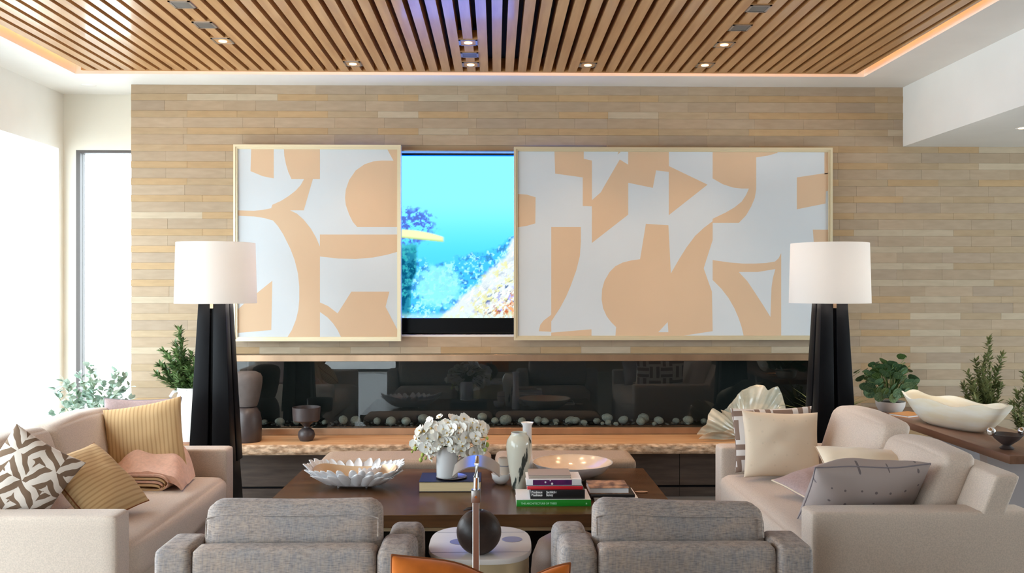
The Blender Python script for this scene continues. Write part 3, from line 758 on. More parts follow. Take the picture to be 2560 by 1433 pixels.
def tv():
    Ys = 6.93
    a, b = XY(785, Ys), XY(1503, Ys); zt, zb = ZY(391, Ys), ZY(795, Ys); zbb = ZY(832, Ys)
    root = thing('television', 'large lit television in the wall recess showing a bright coral reef', 'television', ((a + b) / 2, Ys, zbb))
    hx = (b - a) / 2
    g = G(); g.box(-hx - 0.008, hx + 0.008, 0.003, 0.08, 0, zt - zbb + 0.012)
    build('body', g, M['blackgloss'], root)
    g = G(); g.box(-hx - 0.008, hx + 0.008, -0.006, 0.003, 0, zb - zbb); g.box(-hx - 0.008, -hx, -0.006, 0.003, zb - zbb, zt - zbb + 0.006); g.box(hx, hx + 0.008, -0.006, 0.003, zb - zbb, zt - zbb + 0.006)
    build('bezel', g, M['blackgloss'], root)
    blue = mat('blue_edge_glow', (0, 0.1, 0.6), 0.4, emit=(0.0, 0.22, 0.95), estr=1.0)
    build('screen_edge', G().box(-hx, hx, -0.004, 0.003, zt - zbb, zt - zbb + 0.007), blue, root)
    NX, NY = 400, 226
    X, Y = np.meshgrid(np.linspace(785, 1503, NX), np.linspace(391, 795, NY))
    rs = np.random.RandomState(5)
    def fb(sc, seed, sxx=1.0, syy=1.0, ang=0.0):
        r = np.random.RandomState(seed); out = np.zeros_like(X); amp = 1; tot = 0
        for o_ in range(4):
            s = sc / 2 ** o_; n = 140
            gr = r.rand(n, n); ca, sa = math.cos(ang), math.sin(ang)
            u = ((X * ca + Y * sa) * sxx / s) % (n - 1); v = ((-X * sa + Y * ca) * syy / s) % (n - 1)
            iu = u.astype(int); iv = v.astype(int); fu = u - iu; fv = v - iv; fu = fu * fu * (3 - 2 * fu); fv = fv * fv * (3 - 2 * fv)
            iu1 = (iu + 1) % n; iv1 = (iv + 1) % n
            out += amp * ((gr[iv, iu] * (1 - fu) + gr[iv, iu1] * fu) * (1 - fv) + (gr[iv1, iu] * (1 - fu) + gr[iv1, iu1] * fu) * fv); tot += amp; amp *= 0.55
        return out / tot
    def sm(e0, e1, t): t = np.clip((t - e0) / (e1 - e0), 0, 1); return t * t * (3 - 2 * t)
    def mix(c, col, k): return c * (1 - k[..., None]) + np.array(col, float) * k[..., None]
    t = (Y - 391) / 404
    c = np.zeros(X.shape + (3,)); c += np.array([150, 248, 255.])
    c = mix(c, (96, 224, 250), sm(0.25, 0.62, t)); c = mix(c, (80, 205, 245), sm(0.5, 0.75, t) * 0.6)
    # mid reef haze
    base = fb(40, 1); fine = fb(12, 2); fin2 = fb(7, 3)
    reef = sm(0, 14, Y - (618 + 34 * np.sin((X - 1000) / 70.) + 26 * (base - .5) * 2))
    c = mix(c, (70, 190, 235), reef * 0.7)
    c = mix(c, (60, 130, 215), reef * sm(0.55, 0.62, fine) * 0.7); c = mix(c, (190, 255, 255), reef * sm(0.56, 0.66, fin2) * 0.9)
    # purple blue sea fan at left
    d1 = ((X - 1025) / 68) ** 2 + ((Y - 567) / 48) ** 2
    fan = sm(1.1, 0.5, d1 + (fine - .5) * 1.2) * sm(0.40, 0.52, fin2)
    c = mix(c, (88, 120, 225), fan)
    # dark left slope
    dl = sm(0, 12, (1048 - 0.10 * (Y - 600) + 30 * (base - .5)) - X) * sm(600, 640, Y)
    c = mix(c, (8, 84, 128), dl * (0.55 + 0.45 * sm(0.4, 0.6, fine))); c = mix(c, (60, 190, 210), dl * sm(0.58, 0.66, fin2) * 0.8)
    # bright middle patch
    bp_ = sm(1.2, 0.4, ((X - 1095) / 65) ** 2 + ((Y - 715) / 58) ** 2 + (fine - .5))
    c = mix(c, (170, 250, 255), bp_ * 0.8)
    # yellow table coral
    tc_ = sm(0, 4, Y - (572 + 0.0016 * np.clip(X - 1000, 0, 200) ** 2)) * sm(0, 5, (597 + 0.10 * (X - 1002)) - Y) * sm(0, 8, 1112 - X)
    c = mix(c, (255, 250, 205), tc_); c = mix(c, (150, 190, 70), tc_ * sm(588, 600, Y - 0.1 * (X - 1002)))
    # right coral mound
    edge = 590 + 205 * np.clip((1290 - X) / 190., -0.4, 1.6) ** 1.25 if False else 592 + 1.02 * np.clip(1290 - X, -60, 400)
    m1 = sm(0, 22, Y - edge - 26 * (base - .5) * 2) * sm(0, 20, X - 1085)
    c = mix(c, (240, 238, 255), m1)
    sp = fb(13, 8, 1.0, 2.2, 0.6); sp2 = fb(15, 9, 1.0, 2.6, -0.5)
    dens = sm(20, 150, Y - edge)
    c = mix(c, (150, 140, 235), m1 * dens * sm(0.56, 0.62, sp) * 0.7); c = mix(c, (30, 60, 130), m1 * dens * sm(0.62, 0.67, sp2) * 0.95)
    c = mix(c, (255, 235, 150), m1 * sm(0.60, 0.68, fb(11, 12)) * 0.6)
    om = sm(0, 90, (X - 1215) + 1.3 * (Y - 755)) * m1 * sm(660, 760, Y)
    c = mix(c, (255, 175, 130), om * sm(0.46, 0.56, fb(12, 14, 1, 2.5, 0.9))); c = mix(c, (205, 85, 45), om * sm(0.58, 0.64, fb(11, 15, 2.5, 1, 0.5)) * 0.85)
    c = mix(c, (255, 250, 255), m1 * sm(0.57, 0.63, fb(10, 16, 2.2, 1, 0.8)))
    wb = sm(775, 792, Y + 12 * (fine - .5)); c = mix(c, (235, 250, 255), wb * 0.6)
    c = np.clip(c, 0, 255) / 255.
    lin = np.where(c <= 0.04045, c / 12.92, ((c + 0.055) / 1.055) ** 2.4)
    # a bright panel: blue drives well past white, as the glow on the oak slats shows
    boost = np.stack([np.ones_like(X) * 1.0, np.ones_like(X) * 1.15, np.ones_like(X) * 1.0 + 3.6 * (c[..., 2] > 0.9) * (c[..., 0] < 0.75)], -1)
    lin = lin * boost
    xs = np.linspace(-hx, hx, NX); zs = np.linspace(zt - zbb, zb - zbb, NY)
    XX, ZZ = np.meshgrid(xs, zs)
    v = np.stack([XX, np.zeros_like(XX), ZZ], -1).reshape(-1, 3)
    i = np.arange(NX * NY).reshape(NY, NX)
    fcs = np.stack([i[1:, :-1], i[1:, 1:], i[:-1, 1:], i[:-1, :-1]], -1).reshape(-1, 4)
    me = bpy.data.meshes.new('screen'); me.from_pydata(v.tolist(), [], fcs.tolist())
    at = me.color_attributes.new('picture', 'FLOAT_COLOR', 'POINT')
    at.data.foreach_set('color', np.concatenate([lin, np.ones_like(X)[..., None]], -1).astype(np.float32).ravel())
    link('screen', me, M['screen'], root)
tv()
# pale liner of the screen recess
g = G(); g.box(tx0, tx1, YW, YW + 0.30, tz1 - 0.006, tz1); g.box(tx0, tx1, YW, YW + 0.30, tz0, tz0 + 0.012)
struct('trim_1', g, M['plaster'])
# sliding rail on the wall above and below the panels
g = G(); g.box(XY(1000, 6.8), XY(1288, 6.8), 6.80, 6.832, ZY(379, 6.8), ZY(376, 6.8))
struct('trim_2', g, M['steel'])

# ------------------------------------------------------------------ fireplace
fp = thing('fireplace', 'long dark glass fronted fireplace with a bed of grey pebbles and bronze trim', 'fireplace', ((fx0 + fx1) / 2, YW, fz0))
fxc = fp.location.x
def FB(x0, x1, y0, y1, z0, z1): return (x0 - fxc, x1 - fxc, y0 - YW, y1 - YW, z0 - fz0, z1 - fz0)
g = G(); e = 0.02
g.box(*FB(fx0, fx1, YW + 0.32, YW + 0.34, fz0 - e, fz1 + e)); g.box(*FB(fx0, fx1, YW + 0.03, YW + 0.32, fz0 - e, fz0)); g.box(*FB(fx0, fx1, YW + 0.03, YW + 0.32, fz1, fz1 + e))
g.box(*FB(fx0, fx0 + 0.02, YW + 0.03, YW + 0.32, fz0, fz1)); g.box(*FB(fx1 - 0.02, fx1, YW + 0.03, YW + 0.32, fz0, fz1))
build('firebox', g, M['firebox'], fp)
build('glass_front', G().box(*FB(fx0, fx1, YW + 0.012, YW + 0.020, fz0, fz1)), M['fireglass'], fp)
build('bronze_trim', G().box(*FB(fx0, fx1, YW - 0.012, YW + 0.03, fz1, tf1)), M['bronze'], fp, bevel=0.002, seg=1)
build('bronze_trim', G().box(*FB(fx0, fx1, YW - 0.004, YW + 0.03, tf0, fz0)), M['bronze'], fp, bevel=0.002, seg=1)
stones = [(890, 1052, 17), (858, 1050, 14), (978, 1053, 16), (1015, 1053, 14), (1060, 1048, 18), (943, 1053, 12), (812, 1056, 9), (1206, 1043, 15), (1238, 1052, 12), (1264, 1054, 18), (1305, 1053, 13), (1345, 1050, 12), (1362, 1053, 12),
          (1390, 1054, 10), (1426, 1054, 15), (1440, 1052, 13), (1460, 1056, 9), (1492, 1053, 11), (1518, 1044, 14), (1520, 1056, 10), (1558, 1050, 14), (1609, 1046, 17), (1602, 1053, 14), (1647, 1051, 13), (1690, 1052, 10), (1721, 1050, 14),
          (1760, 1054, 11), (1390, 1060, 6), (1308, 1063, 6), (1461, 1062, 6), (1506, 1059, 6), (1540, 1062, 7), (1636, 1060, 7), (1720, 1058, 6), (1130, 1056, 10), (1160, 1052, 12), (1100, 1058, 9), (1820, 1054, 12), (1880, 1052, 14), (1850, 1060, 7),
          (700, 1054, 13), (740, 1056, 9), (660, 1056, 10), (1940, 1054, 12), (2000, 1056, 10)]
protos = []
for k in range(4):
    g = G().ball((0, 0, 0), 1, 14, 8, 1, 0.9, 0.72)
    g.v = [tuple(Vector(v) * (1 + 0.12 * noise.noise(Vector(v) * 1.3 + Vector((k * 5, 0, 0))))) for v in g.v]
    me = bpy.data.meshes.new('stone'); me.from_pydata(g.v, [], g.f); me.polygons.foreach_set('use_smooth', [True] * len(me.polygons)); me.materials.append(M['stone_grey'])
    protos.append(me)
for k, (px, py, r) in enumerate(stones):
    rr = r / 325.0; yy = YW + 0.07 + 0.07 * (rng.random() if r > 8 else 0) + (0.05 if py < 1050 else 0)
    q = PY(px, py, yy); o = bpy.data.objects.new('stone', protos[k % 4]); C.objects.link(o); o.parent = fp
    o.location = (q.x - fxc, yy - YW, max(rr * 0.7 + 0.002, q.z - fz0)); o.scale = (rr, rr * 0.9, rr); o.rotation_euler = (0, rng.uniform(-0.3, 0.3), rng.uniform(0, 3))
g = G()
for k in range(650):
    r = rng.uniform(0.005, 0.014); x = rng.uniform(fx0 + 0.05, fx1 - 0.05) - fxc; y = rng.uniform(0.04, 0.28)
    g.ball((x, y, r * 0.6 + 0.016 * rng.random()), r, 6, 4, 1, 1, 0.7)
o = build('gravel', g, M['gravel'], fp, smooth=True); o['kind'] = 'stuff'

# hearth ledge
hx0, hx1, hy0, hz1, hz0 = -2.58, 2.85, 6.42, 0.42, 0.346
hr = thing('hearth_ledge', 'long honey coloured stone ledge with a rough front edge under the fireplace', 'ledge', (0, hy0, hz0))
build('slab', G().box(hx0, hx1, 0.014, YW - 0.0 - hy0 - 0.013, 0, hz1 - hz0), M['hearth'], hr)
g = G(); nx, nz = 420, 7; vv = []; ff = []
for i in range(nx + 1):
    for j in range(nz + 1):
        x = hx0 + (hx1 - hx0) * i / nx; t = j / nz
        d = 0.010 * noise.noise(Vector((x * 14, t * 2, 0))) + 0.007 * noise.noise(Vector((x * 45, t * 5, 3)))
        e_ = 0.013 * (abs(2 * t - 1) ** 4)
        zz = (hz1 - hz0) * t + (0.005 * noise.noise(Vector((x * 20, 7, 0))) - 0.004 if j == nz else 0)
        vv.append((x, 0.002 + e_ - d * (1 - abs(2 * t - 1) ** 3) - 0.006, zz)); 
for i in range(nx):
    for j in range(nz): a = i * (nz + 1) + j; ff.append((a, a + nz + 1, a + nz + 2, a + 1))
n0 = len(vv)
for i in range(nx + 1): vv.append((vv[i * (nz + 1)][0], 0.016, 0.0)); vv.append((vv[i * (nz + 1)][0], 0.016, hz1 - hz0 - 0.0002))
for i in range(nx):
    ff.append((i * (nz + 1), n0 + 2 * i, n0 + 2 * i + 2, (i + 1) * (nz + 1))); ff.append((i * (nz + 1) + nz, (i + 1) * (nz + 1) + nz, n0 + 2 * i + 3, n0 + 2 * i + 1))
g.add(vv, ff)
build('rough_edge', g, M['hearthedge'], hr, smooth=True, auto=35)
cb = thing('hearth_cabinet', 'dark smoked wood cabinet run below the stone ledge', 'cabinet', (0, 6.6, 0))
build('carcass', G().box(-2.45, 2.75, 0.02, 0.2, 0.0, hz0), M['black'], cb)
k = 0
for a, b in ((-2.45, -1.2), (-1.2, 0.05), (0.05, 1.35), (1.35, 2.75)):
    build('drawer_front', G().box(a + 0.002, b - 0.002, 0.0, 0.02, 0.085, hz0 - 0.002), M['cabinet'], cb)
    build('plinth_panel', G().box(a + 0.001, b - 0.001, 0.0, 0.02, 0.0, 0.068), M['cabinet'], cb)

# ------------------------------------------------------------------ sofas
def sofa(side, Xf, ya0, ya1, label):
    s = 1 if side == 'right' else -1
    root = thing('loveseat', label, 'sofa', (Xf, ya0, 0))
    def R(name, x0, x1, y0, y1, z0, z1, r, puff=0.0, fn=None, seed=0):
        a, b = (x0, x1) if s > 0 else (-x1, -x0)
        return rounded(a, b, y0, y1, z0, z1, r, name, M['sofa'], root, puff, fn=fn, seed=seed)
    Lg = ya1 - ya0; at = 0.145; D = 0.93
    R('arm', 0, D, 0, at, 0.05, 0.62, 0.018, 0.002); R('arm', 0, D, Lg - at, Lg, 0.05, 0.62, 0.018, 0.002)
    R('base', 0.012, D - 0.01, at, Lg - at, 0.05, 0.30, 0.02)
    R('seat_cushion', -0.012, 0.60, at + 0.004, Lg - at - 0.004, 0.285, 0.475, 0.055, 0.022, seed=3)
    def lean(x, y, z, q):
        k = (z - 0.6) / 0.18
        return (x + s * 0.075 * max(0, k), y, z)
    R('back_frame', 0.69, 0.80, 0.004, Lg - 0.004, 0.30, 0.772, 0.02, 0.003, fn=lean)
    mid = Lg * 0.475
    def cush(y0, y1, top, lx, sd):
        def fn(x, y, z, q):
            k = (z - 0.47) / 0.4
            return (x + s * (0.13 * k + lx * k), y, z - 0.012 * abs((y - (y0 + y1) / 2)) / (y1 - y0) * 2 * max(0, k))
        R('back_cushion', 0.505, 0.66, y0, y1, 0.47, top, 0.042, 0.011, fn=fn, seed=sd)
    if s > 0:
        cush(at + 0.05, mid, 0.825, 0.03, 1); cush(mid + 0.004, Lg - at - 0.02, 0.875, 0.0, 4)
    else:
        cush(at + 0.01, mid, 0.875, 0.0, 2); cush(mid + 0.004, Lg - at - 0.01, 0.875, -0.01, 6)
    for x in (0.06, D - 0.08):
        for y in (0.07, Lg - 0.07):
            x_ = x * s
            build('leg', G().box(x_ - 0.025, x_ + 0.025, y - 0.025, y + 0.025, 0, 0.055), M['black'], root)
    return root
SL = XY(289, 3.65)
sofa('left', SL, 3.65, 5.28, 'oatmeal two seat sofa on the left, carrying the pink throw')
SR = XY(2031, 3.66)
sofa('right', SR, 3.66, 5.30, 'oatmeal two seat sofa on the right, in front of the console')

def C3(px, py, Y): return PY(px, py, Y)
# left sofa cushions
pillow('throw_cushion', 'mauve cushion with dark piping behind the ribbed gold cushion', C3(352, 1084, 5.09) , (1, 0.10, 0.0), (0.0, 0.25, 1), 0.42, 0.40, 0.10, M['mauve'], pipe=M['inset'], seed=2)
pillow('throw_cushion', 'ribbed gold cushion leaning in the far corner of the left sofa', C3(363, 1103, 4.93), (0.98, 0.10, 0.17), (-0.27, 0.30, 1), 0.42, 0.425, 0.15, M['khaki'], seed=5)
pillow('throw_cushion', 'gold cushion leaning on the patterned cushion by the near left arm', C3(238, 1208, 4.16), (0.74, -0.16, -0.66), (0.30, 0.94, 0.12), 0.39, 0.34, 0.16, M['khaki'], seed=8, pinch=0.05, pipe=M['orangepipe'])
pillow('throw_cushion', 'brown and white meander patterned cushion behind the near left arm', C3(62, 1200, 3.90), (0.80, 0.20, -0.55), (0.45, 0.30, 0.84), 0.33, 0.36, 0.16, M['maze'], seed=11)
# right sofa cushions
pillow('throw_cushion', 'brown and white lattice cushion behind the cream cushion', C3(1934, 1098, 5.08), (1, 0.03, 0.02), (0.06, 0.20, 1), 0.47, 0.36, 0.12, M['maze2'], seed=13)
pillow('throw_cushion', 'plump cream cushion standing at the far end of the right sofa', C3(1953, 1112, 4.93), (1, 0.0, -0.03), (-0.10, 0.24, 1), 0.425, 0.365, 0.16, M['dotcream'], seed=17)
pillow('throw_cushion', 'pale mauve cushion lying flat on the right sofa seat', C3(2062, 1212, 4.45), (0.9, 0.35, 0.18), (-0.35, 0.9, 0.2), 0.36, 0.36, 0.09, M['mauve'], seed=19, pipe=M['creamsilk'])
pillow('throw_cushion', 'shiny cream cushion lying behind the grey dotted cushion', C3(2183, 1186, 4.22), (0.97, -0.1, -0.05), (0.1, 0.72, 0.35), 0.46, 0.38, 0.15, M['creamsilk'], seed=23, pipe=M['tan'])
def dotted():
    TL = PY(2097, 1188, 3.86); TR = PY(2364, 1206, 3.90); BL = PY(1986, 1290, 3.84)
    u = (TR - TL); v = (TL - BL)
    c = (TR + BL) / 2 + Vector((0, 0.10, 0))
    pillow('throw_cushion', 'grey dotted cushion with dark piping propped on the near right arm', c, (1, 0.0, 0.02), (0.28, -0.52, 0.60), 0.50, 0.40, 0.23, M['dotgrey'], pipe=M['inset'], seed=29, pinch=0.05)
dotted()

# folded throw
def throw():
    c = PZ(342, 1226, 0.495)
    root = thing('folded_throw', 'dusty pink wool throw folded on the left sofa seat', 'blanket', (c.x, c.y, 0.497), (0, 0, -0.10))
    # top sheet: a soft mound falling towards the front, raised and pointed at the back
    nx, ny = 30, 24; v = []; f = []
    for s in (1, 0):
        for i in range(nx + 1):
            for j in range(ny + 1):
                a = i / nx * 2 - 1; b = j / ny
                wdt = 0.215 * (1 - 0.22 * b)
                x = a * wdt * 1.05 - 0.035 * b + 0.02; y = b * 0.34
                prof = 0.092 + 0.135 * b * (1 - 0.55 * a)
                roll = (1 - abs(a) ** 6)
                z = prof * roll + 0.010 * noise.noise(Vector((x * 16, y * 10, 1))) + 0.006 * math.sin(30 * x + 22 * y)
                if s == 0: z = min(z - 0.012, prof * roll * 0.5); x *= 0.97
                v.append((x, y, max(z, 0.002 if s else 0.0)))
    n1 = (nx + 1) * (ny + 1)
    for s in (0, 1):
        for i in range(nx):
            for j in range(ny):
                a = s * n1 + i * (ny + 1) + j; q = (a, a + ny + 1, a + ny + 2, a + 1); f.append(q if s == 0 else q[::-1])
    for i in range(nx):
        for j in (0, ny): a = i * (ny + 1) + j; f.append((a, a + ny + 1, a + ny + 1 + n1, a + n1))
    for j in range(ny):
        for i in (0, nx): a = i * (ny + 1) + j; f.append((a, a + 1, a + 1 + n1, a + n1))
    build('top_layer', G().add(v, f), M['throw'], root, smooth=True, auto=60)
    # nested folds showing at the front edge
    for k in range(4):
        w_ = 0.19 - 0.028 * k; h = 0.078 - 0.017 * k; cx = 0.012 * k
        path = [(-w_ + cx, -0.008, 0.006 + 0.004 * k)]
        for t in range(13):
            a = PI * t / 12
            path.append((cx + w_ * 0.55 + w_ * 0.35 * math.sin(a), -0.008 - 0.001 * k, h / 2 + h / 2 * math.cos(a)) if t else (cx + w_ * 0.5, -0.008, h))
        path = [(-w_ + cx, -0.008, h * 0.75), (-w_ * 0.4 + cx, -0.008, h * 0.98)] + path[1:] + [(-w_ * 0.4 + cx, -0.008, 0.008)]
        g = G(); vv = []; ff = []
        th = 0.0055
        for (x, y, z) in path:
            vv += [(x, y - 0.006, z - th), (x, y - 0.006, z + th), (x, y + 0.20, z + th), (x, y + 0.20, z - th)]
        for i in range(len(path) - 1):
            for q in range(4): ff.append((i * 4 + q, i * 4 + (q + 1) % 4, i * 4 + 4 + (q + 1) % 4, i * 4 + 4 + q))
        build('fold', g.add(vv, ff), M['throwedge'] if k % 2 else M['throw'], root, smooth=True, auto=60)
throw()

# ------------------------------------------------------------------ armchairs
def armchair(mirror, X0, X1, label, seed, slump):
    root = thing('armchair', label, 'armchair', ((X0 + X1) / 2, 3.26, 0), group='tweed armchairs')
    hw = (X1 - X0) / 2; s = -1 if mirror else 1
    def R(name, x0, x1, y0, y1, z0, z1, r, puff=0.0, fn=None, sd=0):
        a, b = (x0, x1) if s > 0 else (-x1, -x0)
        return rounded(a, b, y0, y1, z0, z1, r, name, M['tweed'], root, puff, fn=fn, seed=sd)
    aw = 0.133
    R('arm', -hw, -hw + aw, 0.0, 0.235, 0.06, 0.600, 0.028, 0.003)            # outer arm
    R('arm', hw - aw - 0.003, hw, 0.0, 0.225, 0.06, 0.598, 0.034, 0.004)      # inner arm
    R('arm_front', hw - aw + 0.012, hw + 0.012, 0.228, 0.385, 0.06, 0.602, 0.034, 0.004)
    R('back', -hw + aw + 0.003, hw - aw - 0.006, 0.004, 0.105, 0.06, 0.597, 0.022, 0.003)
    R('seat_base', -hw + aw + 0.003, hw - aw - 0.006, 0.108, 0.64, 0.06, 0.28, 0.02)
    R('seat_cushion', -hw + aw + 0.005, hw - aw - 0.008, 0.225, 0.66, 0.283, 0.42, 0.04, 0.012)
    x0, x1 = -hw + aw + 0.008, hw - aw - 0.010
    def fn(x, y, z, q):
        k = max(0, (z - 0.45) / 0.28); t = (x - x0) / (x1 - x0) if s > 0 else (-x - x0) / (x1 - x0)
        dz = -slump * max(0, k) * (1 - t if s < 0 else t) if slump else 0
        dz2 = -0.010 * k * math.sin(PI * t)
        return (x, y + 0.05 * k, z + dz + dz2)
    R('back_cushion', x0, x1, 0.112, 0.225, 0.425, 0.728, 0.045, 0.010, fn=fn, sd=seed)
    # welt that follows the near top edge of the back cushion
    pts = []
    for t in range(33):
        u = t / 32; 
        if u < 0.2: xx, zz = x0 + 0.004, 0.605 + (0.675 - 0.605) * u / 0.2
        elif u > 0.8: xx, zz = x1 - 0.004, 0.675 - (0.675 - 0.605) * (u - 0.8) / 0.2
        else:
            q = (u - 0.2) / 0.6; xx = x0 + 0.004 + (x1 - x0 - 0.008) * q; zz = 0.675 + 0.016 * min(1, 8 * min(q, 1 - q))
        t_ = (xx - x0) / (x1 - x0); k = max(0, (zz - 0.45) / 0.28)
        dz = -slump * k * ((1 - t_) if s < 0 else t_) - 0.010 * k * math.sin(PI * t_)
        pts.append((xx * s, 0.112 + 0.05 * k + 0.002 - 0.009 * math.sin(PI * min(1, max(0, t_))) , zz + dz))
    build('welt', G().tube(pts, 0.0032, 6), M['tweed'], root, smooth=True)
    for x in (-hw + 0.08, hw - 0.08):
        for y in (0.08, 0.55 if x * s < 0 else 0.33):
            build('leg', G().taper((x * s - 0.015, x * s + 0.015, y - 0.015, y + 0.015), (x * s - 0.022, x * s + 0.022, y - 0.022, y + 0.022), 0, 0.065), M['black'], root)
armchair(False, XY(381, 3.26), XY(1034, 3.26), 'heathered grey armchair seen from behind, left of the small round table', 2, 0.0)
armchair(True, XY(1402, 3.26), XY(2037, 3.26), 'heathered grey armchair seen from behind, right of the small round table', 5, 0.022)

# ------------------------------------------------------------------ coffee table
fl = PZ(633, 1290, 0.40); frr = PZ(1705, 1290, 0.40); bk = PZ(1240, 1172, 0.40)
ct = thing('coffee_table', 'large low dark walnut coffee table covered with books and bowls', 'coffee table', ((fl.x + frr.x) / 2, (fl.y + bk.y) / 2, 0))
hw = (frr.x - fl.x) / 2; hd = (bk.y - fl.y) / 2
build('tabletop', G().box(-hw, hw, -hd, hd, 0.335, 0.40), M['walnut'], ct, bevel=0.003, seg=1)
build('brass_rail', G().box(-hw + 0.05, hw - 0.05, -hd + 0.04, hd - 0.04, 0.308, 0.333), M['brass'], ct)
for sx in (-1, 1):
    for sy in (-1, 1):
        x = sx * (hw - 0.16); y = sy * (hd - 0.14)
        build('leg', G().box(x - 0.09, x + 0.09, y - 0.09, y + 0.09, 0, 0.306), M['walnut'], ct, bevel=0.004, seg=1)
build('lower_shelf', G().box(-hw + 0.1, hw - 0.1, -hd + 0.1, hd - 0.1, 0.10, 0.13), M['black'], ct)

def bench(x0, x1, label):
    y0, y1 = 5.72, 6.06
    t = thing('upholstered_bench', label, 'bench', ((x0 + x1) / 2, (y0 + y1) / 2, 0), group='taupe benches behind the coffee table')
    w_ = (x1 - x0) / 2; d = (y1 - y0) / 2
    rounded(-w_, w_, -d, d, 0.36, 0.445, 0.035, 'seat_pad', M['taupe'], t, 0.006)
    rounded(-w_ + 0.01, w_ - 0.01, -d + 0.01, d - 0.01, 0.24, 0.36, 0.02, 'apron', M['taupe'], t, 0.0)
    for sx in (-1, 1):
        for sy in (-1, 1):
            x = sx * (w_ - 0.06); y = sy * (d - 0.05)
            build('leg', G().taper((x - 0.014, x + 0.014, y - 0.014, y + 0.014), (x - 0.02, x + 0.02, y - 0.02, y + 0.02), 0, 0.245), M['walnut'], t)
bench(XY(797, 5.74), XY(1226, 5.74), 'taupe upholstered bench left of the orchid, tucked under the ledge')
bench(XY(1240, 5.74), XY(1590, 5.74), 'taupe upholstered bench behind the wide white bowl')

# ------------------------------------------------------------------ side table, wooden ball, pouf
def superell(w_, d, n=56, e=3.0, z=0):
    out = []
    for i in range(n):
        a = 2 * PI * i / n; c, s_ = math.cos(a), math.sin(a)
        out.append((math.copysign(abs(c) ** (2 / e), c) * w_, math.copysign(abs(s_) ** (2 / e), s_) * d, z))
    return out
def prism(w_, d, z0, z1, n=56, e=3.0):
    v = superell(w_, d, n, e, z0) + superell(w_, d, n, e, z1)
    f = [tuple(range(n))[::-1], tuple(range(n, 2 * n))] + [(i, (i + 1) % n, n + (i + 1) % n, n + i) for i in range(n)]
    return G().add(v, f)
st = thing('side_table', 'small rounded square side table with pale stone top and brass body', 'side table', (XY(1201, 3.695), 3.695, 0))
build('body', prism(0.198, 0.232, 0.02, 0.478), M['brass'], st, smooth=True, auto=30)
build('foot', prism(0.17, 0.2, 0.0, 0.02), M['black'], st, smooth=True, auto=30)
build('stone_top', prism(0.208, 0.243, 0.478, 0.5), M['tabletop'], st, bevel=0.003, seg=2)
for px, py in ((1150, 1355), (1280, 1349)):
    q = PZ(px, py, 0.5)
    build('inlay_disc', G().lathe([(0, 0.0012), (0.042, 0.0012), (0.0425, 0.0)], 32), M['inset'], st, loc=(q.x - st.location.x, q.y - 3.695, 0.5))
for py, wd in ((1331, 0.186), (1381, 0.199)):
    q = PZ(1201, py, 0.5)
    build('joint_line', G().box(-wd, wd, -0.0015, 0.0015, 0, 0.0006), M['seam'], st, loc=(0, q.y - 3.695, 0.5))
bc = XY(1196.5, 3.54)
ball = thing('wooden_ball_vase', 'dark charred wooden ball vase on the small side table', 'vase', (bc, 3.54, 0.5012))
prof = [(0, 0.0)] + [(0.088 * math.cos(a), 0.082 + 0.088 * math.sin(a)) for a in [(-1.18 + i * (1.18 + 1.36) / 22) for i in range(23)]] + [(0.014, 0.158), (0, 0.157)]
build('body', G().lathe(prof, 44, wob=lambda a, r, z: 1 + 0.015 * math.sin(3 * a + 20 * z)), M['ballwood'], ball, smooth=True, auto=50)
build('stalk', G().tube([(-0.005, 0, 0.160), (-0.018, 0, 0.176), (-0.045, 0.0, 0.172), (-0.06, 0.0, 0.165)], [0.010, 0.007, 0.006, 0.002], 8), M['ballwood'], ball, smooth=True)
pf = thing('leather_pouf', 'round brown leather pouf beside the right armchair', 'pouf', (XY(1427, 4.12), 4.13, 0))
build('cover', G().lathe([(0, 0), (0.11, 0.0), (0.150, 0.05), (0.174, 0.14), (0.182, 0.24), (0.176, 0.31), (0.150, 0.375), (0.10, 0.405), (0.05, 0.414), (0, 0.416)], 48, wob=lambda a, r, z: 1 + 0.006 * math.cos(8 * a)), M['leather'], pf, smooth=True, auto=80)
build('button', G().ball((0, 0, 0.417), 0.014, 12, 8, 1, 1, 0.4), M['leather'], pf, smooth=True)

# ------------------------------------------------------------------ foreground: bench, orange cushion, reading lamp
fb = thing('footstool_bench', 'low brown leather bench below the orange cushion, near the viewer', 'bench', (-0.05, 2.06, 0))
rounded(-0.6, 0.6, -0.26, 0.26, 0.30, 0.44, 0.04, 'seat_pad', M['leather'], fb, 0.008)
for sx in (-1, 1):
    for sy in (-1, 1): build('leg', G().box(sx * 0.53 - 0.02, sx * 0.53 + 0.02, sy * 0.2 - 0.02, sy * 0.2 + 0.02, 0, 0.305), M['black'], fb)
oc = PY(1192, 1400, 2.16)
pillow('throw_cushion', 'burnt orange velvet cushion nearest the viewer at the bottom edge', (oc.x, 2.15, 0.659), (1, 0.02, -0.05), (0.0, 0.22, 1), 0.435, 0.46, 0.17, M['orange'], pipe=M['orangepipe'], seed=31, chop=0.045, pinch=0.035, wr=0.014, n=44)

